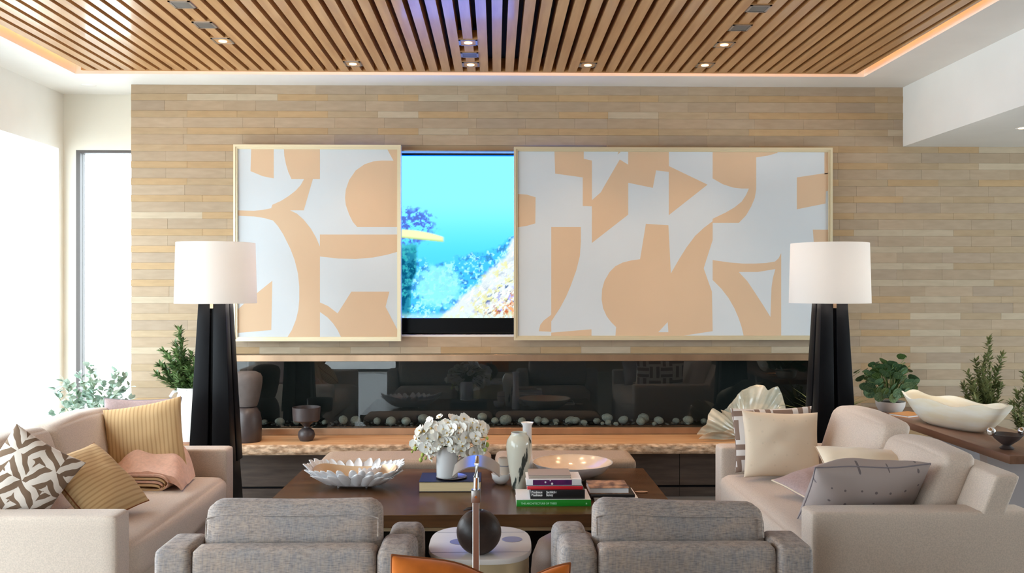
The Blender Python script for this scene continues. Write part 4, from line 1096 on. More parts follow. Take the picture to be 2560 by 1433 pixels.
def reading_lamp():
    Yl = 2.60; x = XY(1190, Yl)
    t = thing('reading_floor_lamp', 'slim brushed metal reading floor lamp with an arched shade, in the centre', 'floor lamp', (x, Yl, 0))
    zc = ZY(1236, Yl); zt = ZY(1150, Yl)
    build('base_disc', G().lathe([(0, 0), (0.11, 0), (0.112, 0.01), (0.02, 0.018), (0, 0.018)], 40), M['gunmetal'], t, smooth=True, auto=40)
    build('pole', G().box(-0.0095, 0.0095, -0.008, 0.008, 0.018, zc), M['gunmetal'], t, bevel=0.0012, seg=1)
    build('clamp', G().box(-0.0135, 0.0135, -0.014, 0.014, zc - 0.022, zc + 0.014), M['gunmetal'], t, bevel=0.002, seg=2)
    build('clamp_screw', G().tube([(0.0, -0.014, zc - 0.004), (0, -0.017, zc - 0.004)], 0.004, 10), M['chrome'], t)
    build('upper_arm', G().tube([(0.0, 0.004, zc + 0.012), (0.001, 0.0, zc + 0.05), (0.002, -0.002, zc + 0.09), (0.003, 0.004, zt - 0.01), (0.004, 0.02, zt + 0.006)], [0.0085, 0.0085, 0.008, 0.0065, 0.005], 12), M['chrome'], t, smooth=True)
    # arched shade, a curved metal sheet open towards the floor
    W_ = 0.069; sag = 0.030; R_ = (W_ ** 2 + sag ** 2) / (2 * sag); a0 = math.asin(W_ / R_)
    top = ZY(1166, Yl)
    v = []; f = []; n = 28
    for k in range(n + 1):
        a = -a0 + 2 * a0 * k / n
        for (rr, yy) in ((R_, 0.0), (R_, 0.175), (R_ - 0.003, 0.175), (R_ - 0.003, 0.0)):
            v.append((rr * math.sin(a), yy, top - R_ + rr * math.cos(a)))
    for k in range(n):
        for q in range(4): f.append((k * 4 + q, k * 4 + (q + 1) % 4, k * 4 + 4 + (q + 1) % 4, k * 4 + 4 + q))
    f += [(0, 1, 2, 3), (n * 4 + 3, n * 4 + 2, n * 4 + 1, n * 4)]
    build('shade', G().add(v, f), M['gunmetal'], t, smooth=True, auto=40)
    build('finial', G().ball((0.002, 0.03, top + 0.012), 0.006, 12, 8).tube([(0.002, 0.03, top - 0.002), (0.002, 0.03, top + 0.02)], 0.003, 8), M['black'], t, smooth=True)
reading_lamp()

# ------------------------------------------------------------------ big floor lamps
def tall_lamp(pxc, label):
    Yl = 5.66; x = XY(pxc, Yl)
    t = thing('tall_floor_lamp', label, 'floor lamp', (x, Yl, 0), group='black tapered floor lamps')
    zt = ZY(758, Yl) + 0.02; hb, ht = 0.130, 0.083
    def hw_(z): return hb + (ht - hb) * z / zt
    build('core', G().taper((-hb + 0.03, hb - 0.03, -hb + 0.03, hb - 0.03), (-ht + 0.022, ht - 0.022, -ht + 0.022, ht - 0.022), 0.0, zt), M['blackgloss'], t)
    for sx in (-1, 1):
        for sy in (-1, 1):
            b = sorted((sx * 0.014, sx * hb)) + sorted((sy * 0.014, sy * hb)); tp = sorted((sx * 0.010, sx * ht)) + sorted((sy * 0.010, sy * ht))
            build('post', G().taper(b, tp, 0.45, zt), M['black'], t, bevel=0.003, seg=2)
    build('plinth', G().taper((-hb - 0.012, hb + 0.012, -hb - 0.012, hb + 0.012), (-hw_(0.45) - 0.001, hw_(0.45) + 0.001, -hw_(0.45) - 0.001, hw_(0.45) + 0.001), 0, 0.45), M['black'], t, bevel=0.003, seg=2)
    for sy in (-1, 1):
        build('copper_pin', G().box(-0.010, 0.010, sy * (ht + 0.004) - 0.003, sy * (ht + 0.004) + 0.003, zt - 0.05, zt + 0.01), M['bronze'], t)
    build('stem', G().tube([(0, 0, zt), (0, 0, zt + 0.36)], 0.008, 12), M['bronze'], t, smooth=True)
    z0, z1 = ZY(760, Yl - 0.25), ZY(603, Yl - 0.25); r0, r1 = 0.248, 0.238
    build('shade', G().lathe([(r0, z0), (r1, z1), (r1 - 0.003, z1), (r0 - 0.003, z0), (r0, z0)], 72), M['shade'], t, smooth=True, auto=40)
    g = G()
    for k in range(3):
        a = k * 2 * PI / 3; g.tube([(0, 0, z1 - 0.02), ((r1 - 0.003) * math.cos(a), (r1 - 0.003) * math.sin(a), z1 - 0.01)], 0.003, 6)
    build('spider', g, M['bronze'], t)
    build('bulb', G().ball((0, 0, z0 + 0.16), 0.035, 16, 10), M['porcelain'], t, smooth=True)
    l = bpy.data.lights.new('lamp_light', 'POINT'); l.energy = 17; l.color = (1, 0.92, 0.86); l.shadow_soft_size = 0.04
    lo = bpy.data.objects.new('lamp_light', l); C.objects.link(lo); lo.parent = t; lo.location = (0.06, 0, z0 + 0.2)
tall_lamp(540, 'tall black tapered floor lamp with white drum shade beside the left sofa')
tall_lamp(2074, 'tall black tapered floor lamp with white drum shade beside the right sofa')

# ------------------------------------------------------------------ plants
def leaf_mesh(L, W, fold=0.15, droop=0.15, n=4, rounded_=False):
    v = []; f = []
    for i in range(n + 1):
        t = i / n; wd = W / 2 * (math.sin(PI * t ** 0.8) if not rounded_ else math.sqrt(max(0, 1 - (2 * t - 1) ** 2))) if 0 < i < n else 0.0005
        z = -droop * L * t * t
        v += [(-wd, L * t, z + fold * wd), (0, L * t, z), (wd, L * t, z + fold * wd)]
    for i in range(n):
        a = i * 3; f += [(a, a + 1, a + 4, a + 3), (a + 1, a + 2, a + 5, a + 4)]
    return v, f
def place(g, vf, p, d, roll=0.0):
    d = Vector(d).normalized(); up = Vector((0, 0, 1)); r = d.cross(up)
    if r.length < 1e-3: r = Vector((1, 0, 0))
    r.normalize(); n = r.cross(d).normalized()
    if roll: q = Matrix.Rotation(roll, 3, d); r = q @ r; n = q @ n
    g.add([Vector(p) + r * a[0] + d * a[1] + n * a[2] for a in vf[0]], vf[1])
rp = random.Random(11)
def rdir(el0=-0.3, el1=1.2):
    a = rp.uniform(0, 2 * PI); e_ = rp.uniform(el0, el1); return Vector((math.cos(a) * math.cos(e_), math.sin(a) * math.cos(e_), math.sin(e_)))

# jug with leafy sprigs
jx = XY(477, 6.53)
jug = thing('white_jug', 'tall white ceramic jug with a side handle on the left end of the ledge', 'jug', (jx, 6.53, hz1))
build('body', G().lathe([(0, 0), (0.078, 0), (0.088, 0.02), (0.104, 0.12), (0.110, 0.22), (0.106, 0.29), (0.095, 0.335), (0.088, 0.36), (0.094, 0.398), (0.089, 0.399), (0.082, 0.36), (0.098, 0.28), (0.1, 0.2), (0.09, 0.03), (0, 0.02)], 48), M['matte_white'], jug, smooth=True, auto=60)
build('foot_band', G().lathe([(0.0795, 0.0), (0.0835, 0.001), (0.090, 0.018), (0.0885, 0.019)], 48), M['terracotta'], jug, smooth=True)
build('handle', G().tube([(-0.088, -0.01, 0.375), (-0.120, -0.012, 0.368), (-0.142, -0.012, 0.335), (-0.138, -0.012, 0.295), (-0.104, -0.010, 0.262)], 0.0105, 10), M['matte_white'], jug, smooth=True)
def sprigs(root_p, tips, leafL, leafW, m, name, label, whorl=5, step=0.035, stemr=0.002, matstem=None, el=(-0.2, 1.0), cat='plant', group=None, loose=0.0):
    root = thing(name, label, cat, root_p, group=group)
    gl = G(); gs = G(); vf = leaf_mesh(leafL, leafW)
    for (tip, bend) in tips:
        a = Vector((0, 0, 0)); b = Vector(tip); mid = (a + b) / 2 + Vector(bend)
        path = [a * (1 - t) ** 2 + mid * 2 * t * (1 - t) + b * t * t for t in [i / 8 for i in range(9)]]
        gs.tube(path, [stemr * (1.4 - 0.8 * i / 8) for i in range(9)], 5)
        Ls = (b - a).length; k = max(3, int(Ls / step))
        for i in range(k + 1):
            t = 0.22 + 0.78 * i / k; p = a * (1 - t) ** 2 + mid * 2 * t * (1 - t) + b * t * t
            ax = (b - mid).normalized()
            for q in range(whorl):
                d = rdir(*el); d = (d + ax * 0.7).normalized(); s_ = rp.uniform(0.7, 1.15)
                place(gl, ([(x * s_, y * s_, z * s_) for x, y, z in vf[0]], vf[1]), p + d * rp.uniform(0, loose), d, rp.uniform(-0.6, 0.6))
    build('stems', gs, matstem or M['stem'], root, smooth=True)
    o = build('foliage', gl, m, root); o['kind'] = 'stuff'
    return root
def tipsfor(base, pxs, Y, bend=0.03):
    out = []
    for (px, py, dy) in pxs:
        q = PY(px, py, Y + dy); out.append((q - Vector(base), (rp.uniform(-bend, bend), rp.uniform(-bend, bend), bend)))
    return out
b = (jx, 6.53, hz1 + 0.30)
sprigs(b, tipsfor(b, [(448, 828, 0), (438, 862, .04), (410, 880, 0), (392, 938, -.03), (425, 900, -.06), (455, 895, .06), (478, 888, 0), (500, 890, .04), (497, 915, -.07), (470, 925, -.09), (440, 935, -.08), (515, 905, .0), (485, 945, -.1), (415, 930, .05), (505, 940, -.05), (432, 915, .08), (460, 910, .1), (480, 930, .05), (448, 950, -.1), (470, 950, .1), (400, 912, .03), (440, 880, -.04), (488, 905, -.08), (425, 945, .05)], 6.53),
       0.050, 0.019, M['leaf'], 'leafy_branches', 'dark green leafy branches in the white jug', whorl=8, step=0.024, el=(-0.5, 1.2), loose=0.008)

# eucalyptus by the window
b = (XY(235, 6.25), 6.25, 0.46)
eu = sprigs(b, tipsfor(b, [(130, 1040, 0), (135, 975, .05), (160, 955, -.1), (180, 1000, 0), (200, 940, .1), (225, 918, 0), (238, 950, -.1), (258, 960, .05), (288, 932, 0), (300, 975, -.05), (322, 968, 0), (326, 1000, .05), (215, 985, .1), (270, 1000, -.12), (150, 1030, .1), (240, 1010, .1), (190, 1035, -.1), (175, 965, .15), (310, 945, .1)], 6.25, 0.05),
       0.052, 0.044, M['leafpale'], 'eucalyptus_plant', 'pale blue green eucalyptus plant in front of the bright window', whorl=3, step=0.04, el=(-0.4, 1.1), loose=0.01)
build('planter', G().lathe([(0, -0.46), (0.12, -0.46), (0.17, 0.0), (0.155, 0.0), (0.11, -0.05), (0, -0.05)], 32), M['greypot'], eu, smooth=True, auto=40)

# tall bamboo like plants on the right
for k, (pxc, Yb, pts, lb) in enumerate([
    (2462, 6.38, [(2470, 850, 0), (2440, 905, .05), (2505, 892, 0), (2420, 935, 0), (2455, 930, -.06), (2490, 930, .06), (2410, 965, .02), (2435, 960, -.05), (2470, 960, -.08), (2500, 965, 0), (2445, 985, .05), (2480, 990, -.1), (2415, 1000, .1), (2455, 1010, 0), (2430, 980, 0), (2450, 960, .08), (2465, 975, .05), (2440, 1000, -.08), (2425, 960, .1), (2485, 1000, .06), (2460, 900, 0)], 'feathery olive green plant against the stone wall behind the white boat bowl'),
    (2572, 6.2, [(2562, 935, 0), (2545, 985, .05), (2590, 960, 0), (2530, 1010, 0), (2550, 1030, -.06), (2570, 1010, .06), (2540, 1050, .02)], 'feathery olive green plant cut by the right edge of the picture')]):
    b = (XY(pxc, Yb), Yb, 0.40)
    o = sprigs(b, tipsfor(b, pts, Yb, 0.03), 0.046, 0.015, M['leafolive'], 'bamboo_plant', lb, whorl=6, step=0.024, el=(-0.3, 0.9), loose=0.012)
    build('planter', G().lathe([(0, -0.40), (0.13, -0.40), (0.16, 0.0), (0.145, 0.0), (0.11, -0.04), (0, -0.04)], 32), M['greypot'], o, smooth=True, auto=40)

# small spiky plant behind the right lamp
b = (XY(2068, 6.56), 6.56, hz1)
t = thing('spiky_fern', 'small spiky green plant on the ledge behind the right lamp', 'plant', b)
build('pot', G().lathe([(0, 0), (0.05, 0), (0.065, 0.09), (0.058, 0.09), (0.04, 0.02), (0, 0.02)], 24), M['greypot'], t, smooth=True, auto=40)
g = G()
for k in range(46):
    a = rp.uniform(0, 2 * PI); e_ = rp.uniform(0.4, 1.2); L_ = rp.uniform(0.22, 0.36)
    vf = leaf_mesh(L_, 0.028, 0.3, 0.55, 6)
    place(g, vf, (0, 0, 0.08), (math.cos(a) * math.cos(e_), math.sin(a) * math.cos(e_) * 0.3, math.sin(e_) + 0.35))
o = build('foliage', g, M['leafolive'], t); o['kind'] = 'stuff'

# ------------------------------------------------------------------ console and what stands on it
cx_, cy0_, cy1_, cz_ = 2.45, 4.25, 5.98, 0.74
cn = thing('console_table', 'long reddish brown console table behind the right sofa', 'console table', (cx_ + 0.22, (cy0_ + cy1_) / 2, 0))
hl = (cy1_ - cy0_) / 2
build('tabletop', G().box(-0.22, 0.24, -hl, hl, cz_ - 0.042, cz_), M['console'], cn, bevel=0.005, seg=2)
for y in (-hl + 0.33, hl - 0.9):
    build('leg', G().taper((-0.10, 0.10, y - 0.02, y + 0.02), (-0.17, 0.19, y - 0.035, y + 0.035), 0, cz_ - 0.042), M['paleleg'], cn)
build('stretcher', G().box(-0.02, 0.02, -hl + 0.35, hl - 0.92, 0.28, 0.31), M['console'], cn)

# round-leaf plant: each leaf its own part
pb = Vector((XY(2226, 5.80), 5.80, cz_))
pl = thing('round_leaf_plant', 'bushy plant with round blue green leaves in a white pot on the console', 'plant', pb)
build('pot', G().lathe([(0, 0), (0.072, 0), (0.088, 0.03), (0.093, 0.062), (0.086, 0.062), (0.075, 0.02), (0, 0.015)], 36), M['whitepot'], pl, smooth=True, auto=40)
build('soil', G().lathe([(0, 0.052), (0.084, 0.05)], 24), M['soil'], pl)
v, f = leaf_mesh(1, 1, 0.10, 0.10, 7, True)
lm = bpy.data.meshes.new('leaf'); lm.from_pydata(v, [], f); lm.materials.append(M['leafblue']); lm.polygons.foreach_set('use_smooth', [True] * len(lm.polygons))
lm2 = lm.copy(); lm2.materials.clear(); lm2.materials.append(M['leaf'])
sg = G()
spots = []
for k in range(120):
    a = rp.uniform(0, 2 * PI); e_ = rp.uniform(-0.25, 1.35)
    d = Vector((math.cos(a) * math.cos(e_), math.sin(a) * math.cos(e_), math.sin(e_)))
    c = Vector((d.x * 0.190, d.y * 0.13, 0.145 + d.z * 0.175)) * rp.uniform(0.8, 1.0)
    c += Vector((rp.uniform(-.02, .02), 0, rp.uniform(-.02, .02)))
    if c.z < 0.045: c.z = rp.uniform(0.045, 0.1)
    spots.append((c, rp.uniform(0.045, 0.075)))
q = PY(2265, 893, 5.78) - pb; spots.append((q, 0.062))
for (c, s_) in spots:
    o = bpy.data.objects.new('leaf', lm if rp.random() < 0.7 else lm2); C.objects.link(o); o.parent = pl
    face = (Vector((c.x, c.y - 0.10, c.z - 0.02)).normalized() + Vector((rp.uniform(-.5, .5), -0.5, rp.uniform(-.1, .5)))).normalized()
    up = Vector((rp.uniform(-.6, .6), 0, 1)); r = up.cross(face).normalized(); u2 = face.cross(r).normalized()
    mt = Matrix((r, -u2, face)).transposed().to_4x4()
    o.location = c + u2 * s_ * 0.5; o.rotation_euler = mt.to_euler(); o.scale = (s_, s_, s_)
    sg.tube([(c.x * 0.15, c.y * 0.15, 0.08), (c.x * 0.6, c.y * 0.6, c.z * 0.8 + 0.02), tuple(c)], 0.0018, 4)
build('stems', sg, M['stem'], pl)

# onyx boat bowl
def boat():
    A = PY(2272, 985, 5.48); Bq = PY(2533, 1030, 4.72)
    c = (A + Bq) / 2; d = Bq - A; L_ = Vector((d.x, d.y, 0)).length / 2; ang = math.atan2(d.y, d.x)
    t = thing('onyx_boat_bowl', 'large cream onyx boat shaped bowl with a wavy rim on the console', 'bowl', (c.x - 0.02, c.y, cz_), (0, 0, ang))
    n, m = 64, 12; v = []; f = []
    def pt(a, k, off):
        ca, sa = math.cos(a), math.sin(a)
        ca2 = math.copysign(abs(ca) ** 0.9, ca)
        wl = (L_ - off) * ca2; ww = (0.135 - off) * (abs(sa) ** 1.0) * math.copysign(1, sa)
        rip = 1 + 0.03 * math.sin(9 * a) * k; sc_ = (0.50 + 0.50 * k ** 0.62)
        rim = 0.150 + 0.011 * math.sin(7 * a + 1) + 0.018 * abs(ca) ** 3
        return (wl * sc_, ww * rip * (0.42 + 0.58 * k ** 0.6) , off * 0.9 + (rim - off * 0.9) * k)
    for off in (0.0, 0.012):
        for i in range(n):
            for j in range(m + 1): v.append(pt(2 * PI * i / n, j / m, off))
    N1 = n * (m + 1)
    for s_ in (0, 1):
        for i in range(n):
            for j in range(m):
                a = s_ * N1 + i * (m + 1) + j; b = s_ * N1 + ((i + 1) % n) * (m + 1) + j; f.append((a, b, b + 1, a + 1))
        f.append(tuple(s_ * N1 + i * (m + 1) for i in range(n)))
    for i in range(n):
        a = i * (m + 1) + m; b = ((i + 1) % n) * (m + 1) + m; f.append((a, b, N1 + b, N1 + a))
    build('bowl', G().add(v, f), M['onyx'], t, smooth=True, auto=55)
boat()
q = PZ(2270, 1040, cz_)
bkx = thing('thin_booklet', 'thin orange edged booklet lying on the console by the boat bowl', 'book', (q.x, q.y, cz_), (0, 0, 0.5))
build('cover', G().box(-0.09, 0.09, -0.07, 0.07, 0, 0.004).box(-0.09, 0.09, -0.07, 0.07, 0.012, 0.015), mat('orange_cover', (0.55, 0.25, 0.08), 0.5), bkx)
build('pages', G().box(-0.088, 0.088, -0.068, 0.068, 0.004, 0.012), M['paper'], bkx)
q = Vector((XY(2517, 4.42), 4.42, cz_))
sb = thing('bronze_dish', 'small dark bronze dish with two shiny silver balls at the console end', 'dish', q)
build('dish', G().lathe([(0, 0), (0.03, 0), (0.034, 0.008), (0.018, 0.02), (0.055, 0.05), (0.075, 0.075), (0.071, 0.076), (0.05, 0.054), (0, 0.034)], 36), M['darkclay'], sb, smooth=True, auto=50)
for s_ in (-1, 1): build('silver_ball', G().ball((s_ * 0.078, 0, 0.088), 0.022, 20, 12), M['chrome'], sb, smooth=True)
# flowering plant below the console end
b = (XY(2600, 4.95), 4.95, 0.30)
o = sprigs(b, tipsfor(b, [(2520, 1160, 0), (2545, 1150, .05), (2560, 1175, 0), (2535, 1190, -.05), (2580, 1160, 0), (2510, 1180, .06), (2575, 1195, -.06)], 4.95, 0.03), 0.035, 0.022, M['leafolive'], 'flowering_plant', 'leafy plant with white blooms on the floor beyond the console', whorl=4, step=0.03, loose=0.01)
build('planter', G().lathe([(0, -0.30), (0.12, -0.30), (0.15, 0.0), (0.135, 0.0), (0.1, -0.04), (0, -0.04)], 32), M['whitepot'], o, smooth=True, auto=40)
for (px, py) in ((2556, 1143), (2508, 1160), (2540, 1172)):
    q = PY(px, py, 4.9) - Vector(b)
    g = G()
    for k in range(6):
        a = k * PI / 3; place(g, leaf_mesh(0.022, 0.018, 0.2, -0.3), q, (math.cos(a), -0.5, math.sin(a)))
    build('white_bloom', g, M['petal'], o)

# ------------------------------------------------------------------ ledge objects
def stacked_vase():
    x = XY(618, 6.58); t = thing('stacked_clay_vase', 'dark clay vase of two domed bodies on the ledge by the left lamp', 'vase', (x, 6.58, hz1))
    build('lower_body', G().lathe([(0, 0), (0.095, 0), (0.102, 0.01), (0.104, 0.10), (0.102, 0.16), (0.092, 0.21), (0.07, 0.245), (0.05, 0.256), (0, 0.256)], 44), M['darkclay'], t, smooth=True, auto=40)
    build('upper_body', G().lathe([(0, 0.25), (0.07, 0.256), (0.082, 0.29), (0.098, 0.36), (0.108, 0.43), (0.108, 0.465), (0.095, 0.492), (0.06, 0.508), (0, 0.512)], 44), mat('dusty_brown_clay', (0.105, 0.085, 0.078), 0.85, var=0.1, vscale=20), t, smooth=True, auto=40)
stacked_vase()
def footed():
    x = XY(766, 6.60); t = thing('footed_clay_bowl', 'dark clay footed bowl on a round ball base on the ledge', 'bowl', (x, 6.60, hz1))
    build('ball_foot', G().lathe([(0, 0), (0.045, 0), (0.058, 0.025), (0.062, 0.045), (0.055, 0.07), (0.035, 0.088), (0.022, 0.095), (0, 0.096)], 36), M['darkclay'], t, smooth=True, auto=50)
    build('neck', G().lathe([(0.022, 0.092), (0.02, 0.105), (0.05, 0.135), (0.06, 0.145), (0, 0.145)], 36), M['darkclay'], t, smooth=True)
    build('bowl', G().lathe([(0, 0.140), (0.085, 0.142), (0.097, 0.152), (0.102, 0.245), (0.097, 0.245), (0.092, 0.16), (0, 0.155)], 44), M['darkclay'], t, smooth=True, auto=40)
footed()

def shell():
    Ys = 6.62; base = PY(1868, 1084, Ys)
    t = thing('ruffled_shell_sculpture', 'large ruffled pearly shell sculpture on the right of the stone ledge', 'sculpture', (base.x, Ys, hz1))
    def fan(pts, name, amp, fold, tilt, ribs, yoff):
        # pts: outline pixels fanned from the base centre
        o_ = base; P2 = [PY(a, b_, Ys) - o_ for a, b_ in pts]
        th = [math.atan2(p.z + 0.001, p.x) for p in P2]; rd = [math.hypot(p.x, p.z) for p in P2]
        order = sorted(range(len(th)), key=lambda k: -th[k]); th = [th[k] for k in order]; rd = [rd[k] for k in order]
        n, m = 110, 16; v = []; f = []
        for s_ in (0, 1):
            for i in range(n + 1):
                a = th[0] + (th[-1] - th[0]) * i / n
                R_ = float(np.interp(-a, [-q for q in th], rd))
                for j in range(m + 1):
                    k = 0.08 + 0.92 * j / m; r = R_ * k
                    y = amp * math.sin(ribs * a) * k ** 2 + fold * k ** 2 + tilt * r + 0.004 * math.sin(44 * a) * k + 0.015 * noise.noise(Vector((a * 3, k * 4, yoff * 50)))
                    v.append((r * math.cos(a), y + yoff + s_ * 0.006, max(0.002, r * math.sin(a) + 0.003 * math.sin(9 * k))))
        N1 = (n + 1) * (m + 1)
        for s_ in (0, 1):
            for i in range(n):
                for j in range(m): a = s_ * N1 + i * (m + 1) + j; q = (a, a + m + 1, a + m + 2, a + 1); f.append(q if s_ == 0 else q[::-1])
        for i in range(n): a = i * (m + 1) + m; f.append((a, a + m + 1, a + m + 1 + N1, a + N1)); a = i * (m + 1); f.append((a, a + N1, a + m + 1 + N1, a + m + 1))
        build(name, G().add(v, f), M['shell'], t, smooth=True, auto=80)
    fan([(1800, 1052), (1822, 1012), (1832, 992), (1850, 975), (1875, 962), (1896, 951), (1912, 952), (1922, 965), (1938, 958), (1952, 956), (1962, 972), (1968, 1010), (1971, 1060), (1965, 1082)], 'shell_fan', 0.035, 0.02, 0.0, 9, 0.03)
    fan([(1740, 1072), (1762, 1045), (1766, 1022), (1780, 1006), (1798, 1010), (1808, 1024), (1826, 1020), (1850, 1040)], 'shell_lobe', 0.02, -0.03, 0.0, 11, -0.02)
    fan([(1736, 1078), (1758, 1062), (1795, 1060), (1835, 1055), (1880, 1060), (1930, 1070), (1945, 1082)], 'shell_lip', 0.03, -0.07, 0.0, 6, -0.05)
shell()

# ------------------------------------------------------------------ on the coffee table
ZT = 0.40
def petal_bowl():
    c = PZ(888, 1216, ZT)
    t = thing('petal_bowl', 'white sculptural petal bowl with champagne lining on the coffee table', 'bowl', (c.x, c.y, ZT))
    def rimf(a):     # a long free form rim, higher at the two tips
        ca, sa = math.cos(a), math.sin(a)
        x = 0.265 * math.copysign(abs(ca) ** 0.85, ca); y = 0.160 * sa * (1 + 0.18 * math.cos(2 * a + 0.6))
        z = 0.112 + 0.024 * ca * ca + (0.010 * math.sin(3 * a)) + 0.014 * sa
        return Vector((x, y, z))
    def surf(a, k, off=0.0):
        r = rimf(a); b_ = Vector((r.x * 0.42, r.y * 0.45, 0.010 + off))
        kk = k
        return Vector((b_.x + (r.x - b_.x) * kk ** 0.62, b_.y + (r.y - b_.y) * kk ** 0.62, b_.z + (r.z - b_.z) * kk ** 1.3))
    n, m = 60, 10; v = []; f = []
    for s_ in (0, 1):
        for i in range(n):
            for j in range(m + 1):
                p = surf(2 * PI * i / n, 0.80 * j / m, 0.006 * s_); p = Vector((p.x * (1 - 0.035 * s_), p.y * (1 - 0.05 * s_), p.z))
                v.append(p)
    N1 = n * (m + 1)
    gi, go = G(), G()
    fo = []; 
    for i in range(n):
        for j in range(m):
            a = i * (m + 1) + j; b = ((i + 1) % n) * (m + 1) + j; fo.append((a, b, b + 1, a + 1))
    fo.append(tuple(i * (m + 1) for i in range(n)))
    build('bowl_body', G().add(v[:N1], fo), M['capiz'], t, smooth=True, auto=60)
    build('lining', G().add(v[N1:], fo), M['champagne'], t, smooth=True, auto=60)
    # overlapping petals stand around the rim, each one a part
    np_ = 34
    for ring, (k0, hh, ww, nn) in enumerate(((0.22, 0.100, 0.072, 26), (0.58, 0.074, 0.050, np_))):
        for i in range(nn):
            a = 2 * PI * (i + 0.5 * ring) / nn + rp.uniform(-0.03, 0.03)
            p0 = surf(a, k0); p1 = surf(a, min(1.0, k0 + 0.35)); up = (p1 - p0).normalized()
            tan = (surf(a + 0.05, k0 + 0.2) - surf(a - 0.05, k0 + 0.2)).normalized(); out = tan.cross(up).normalized()
            if out.dot(Vector((p0.x * 0.3, p0.y, 0))) < 0: out = -out
            vv = []; ff = []; q = 7; hs = hh * rp.uniform(0.85, 1.18); tall = 1.0 + (0.25 if abs(math.cos(a)) > 0.93 else 0)
            for s_ in (0, 1):
                for u_ in range(q + 1):
                    tu = u_ / q; wd = ww / 2 * (math.sin(PI * (0.12 + 0.80 * tu)) ** 0.6)
                    for w_ in (-1, -0.4, 0.4, 1):
                        x_ = wd * w_; lift = 0.006 + 0.012 * tu - 0.008 * w_ * w_
                        vv.append(p0 + up * (hs * tall * tu * (1 - 0.10 * w_ * w_)) + tan * x_ + out * (lift - s_ * 0.003))
            NN = (q + 1) * 4
            for s_ in (0, 1):
                for u_ in range(q):
                    for w_ in range(3): b = s_ * NN + u_ * 4 + w_; ff.append((b, b + 1, b + 5, b + 4))
            for u_ in range(q):
                for w_ in (0, 3): b = u_ * 4 + w_; ff.append((b, b + 4, b + 4 + NN, b + NN))
            for w_ in range(3):
                for u_ in (0, q): b = u_ * 4 + w_; ff.append((b, b + 1, b + 1 + NN, b + NN))
            build('petal', G().add(vv, ff), M['capiz'], t, smooth=True, auto=60)
    for k_ in range(9):          # a curl of petals stands inside the right half
        a = -2.2 + k_ * 0.42; p0 = Vector((0.075 + 0.045 * math.cos(a), 0.015 + 0.05 * math.sin(a), 0.035)); vv = []; ff = []
        up = Vector((0.35 * math.cos(a), 0.2 * math.sin(a), 1)).normalized(); tan = Vector((-math.sin(a), math.cos(a), 0)); out = tan.cross(up)
        for s_ in (0, 1):
            for u_ in range(6):
                tu = u_ / 5; wd = 0.024 * (math.sin(PI * (0.12 + 0.80 * tu)) ** 0.6)
                for w_ in (-1, 0, 1): vv.append(p0 + up * (0.085 * tu * (1 - 0.1 * abs(w_))) + tan * wd * w_ + out * (0.008 * tu - 0.006 * abs(w_) - s_ * 0.003))
        for s_ in (0, 1):
            for u_ in range(5):
                for w_ in range(2): b = s_ * 18 + u_ * 3 + w_; ff.append((b, b + 1, b + 4, b + 3))
        for u_ in range(5):
            for w_ in (0, 2): b = u_ * 3 + w_; ff.append((b, b + 3, b + 21, b + 18))
        build('petal', G().add(vv, ff), M['capiz'], t, smooth=True, auto=60)
    for (x, y) in ((-0.09, -0.035), (0.07, -0.04), (-0.08, 0.04), (0.08, 0.04)):
        build('foot', G().ball((x, y, 0.006), 0.007, 10, 6), M['capiz'], t, smooth=True)
petal_bowl()

def book(name, label, px, py, z, w_, d, h, cov, spine=None, pages=None, rot=0.0, spine_front=True, text=None, yfront=None, lx=None):
    """a closed book lying flat; (px, py) is its near left bottom corner"""
    c = PZ(px, py, z) if yfront is None else Vector((XY(px, yfront), yfront, z))
    t = thing(name, label, 'book', (c.x, c.y, z), (0, 0, rot))
    cv = 0.0035
    build('cover', G().box(0, w_, 0, d, 0, cv).box(0, w_, 0, d, h - cv, h), cov, t)
    if spine_front:
        build('spine', G().box(0, w_, -0.003, 0.004, 0, h), spine or cov, t, bevel=0.0015, seg=2)
        build('pages', G().box(0.004, w_ - 0.004, 0.004, d - 0.004, cv, h - cv), pages or M['paper'], t)
    else:
        build('spine', G().box(0, w_, d - 0.004, d + 0.003, 0, h), spine or cov, t)
        build('pages', G().box(0.003, w_ - 0.003, 0.005, d - 0.004, cv, h - cv), pages or M['paper'], t)
    return t
def words(parent, s, x, z, size, m, y=-0.0036, name='title', sp=1.0, bold=0.0, width=None):
    cu = bpy.data.curves.new(name, 'FONT'); cu.body = s; cu.size = size; cu.extrude = 0.0003; cu.space_line = 0.82; cu.offset = bold
    tmp = bpy.data.objects.new('tmp', cu); C.objects.link(tmp); bpy.context.view_layer.update()
    me = bpy.data.meshes.new_from_object(tmp.evaluated_get(bpy.context.evaluated_depsgraph_get())); me.name = name
    bpy.data.objects.remove(tmp); me.materials.clear(); me.materials.append(m)
    o = bpy.data.objects.new(name, me); C.objects.link(o); o.parent = parent
    o.location = (x, y, z); o.rotation_euler = (PI / 2, 0, 0); o.scale = (sp, 1, 1)
    return o
cpx = 2250.0
white_ink = mat('white_lettering', (0.85, 0.85, 0.85), 0.5)
mint_ink = mat('pale_green_lettering', (0.45, 0.85, 0.55), 0.5)
# orchid book
b0 = book('large_book', 'large black bound book with cream pages under the orchid vase', 1047, 1231, ZT, 0.345, 0.245, 0.058, M['navy'], pages=M['pages'], spine_front=False)
zb_ = ZT + 0.058
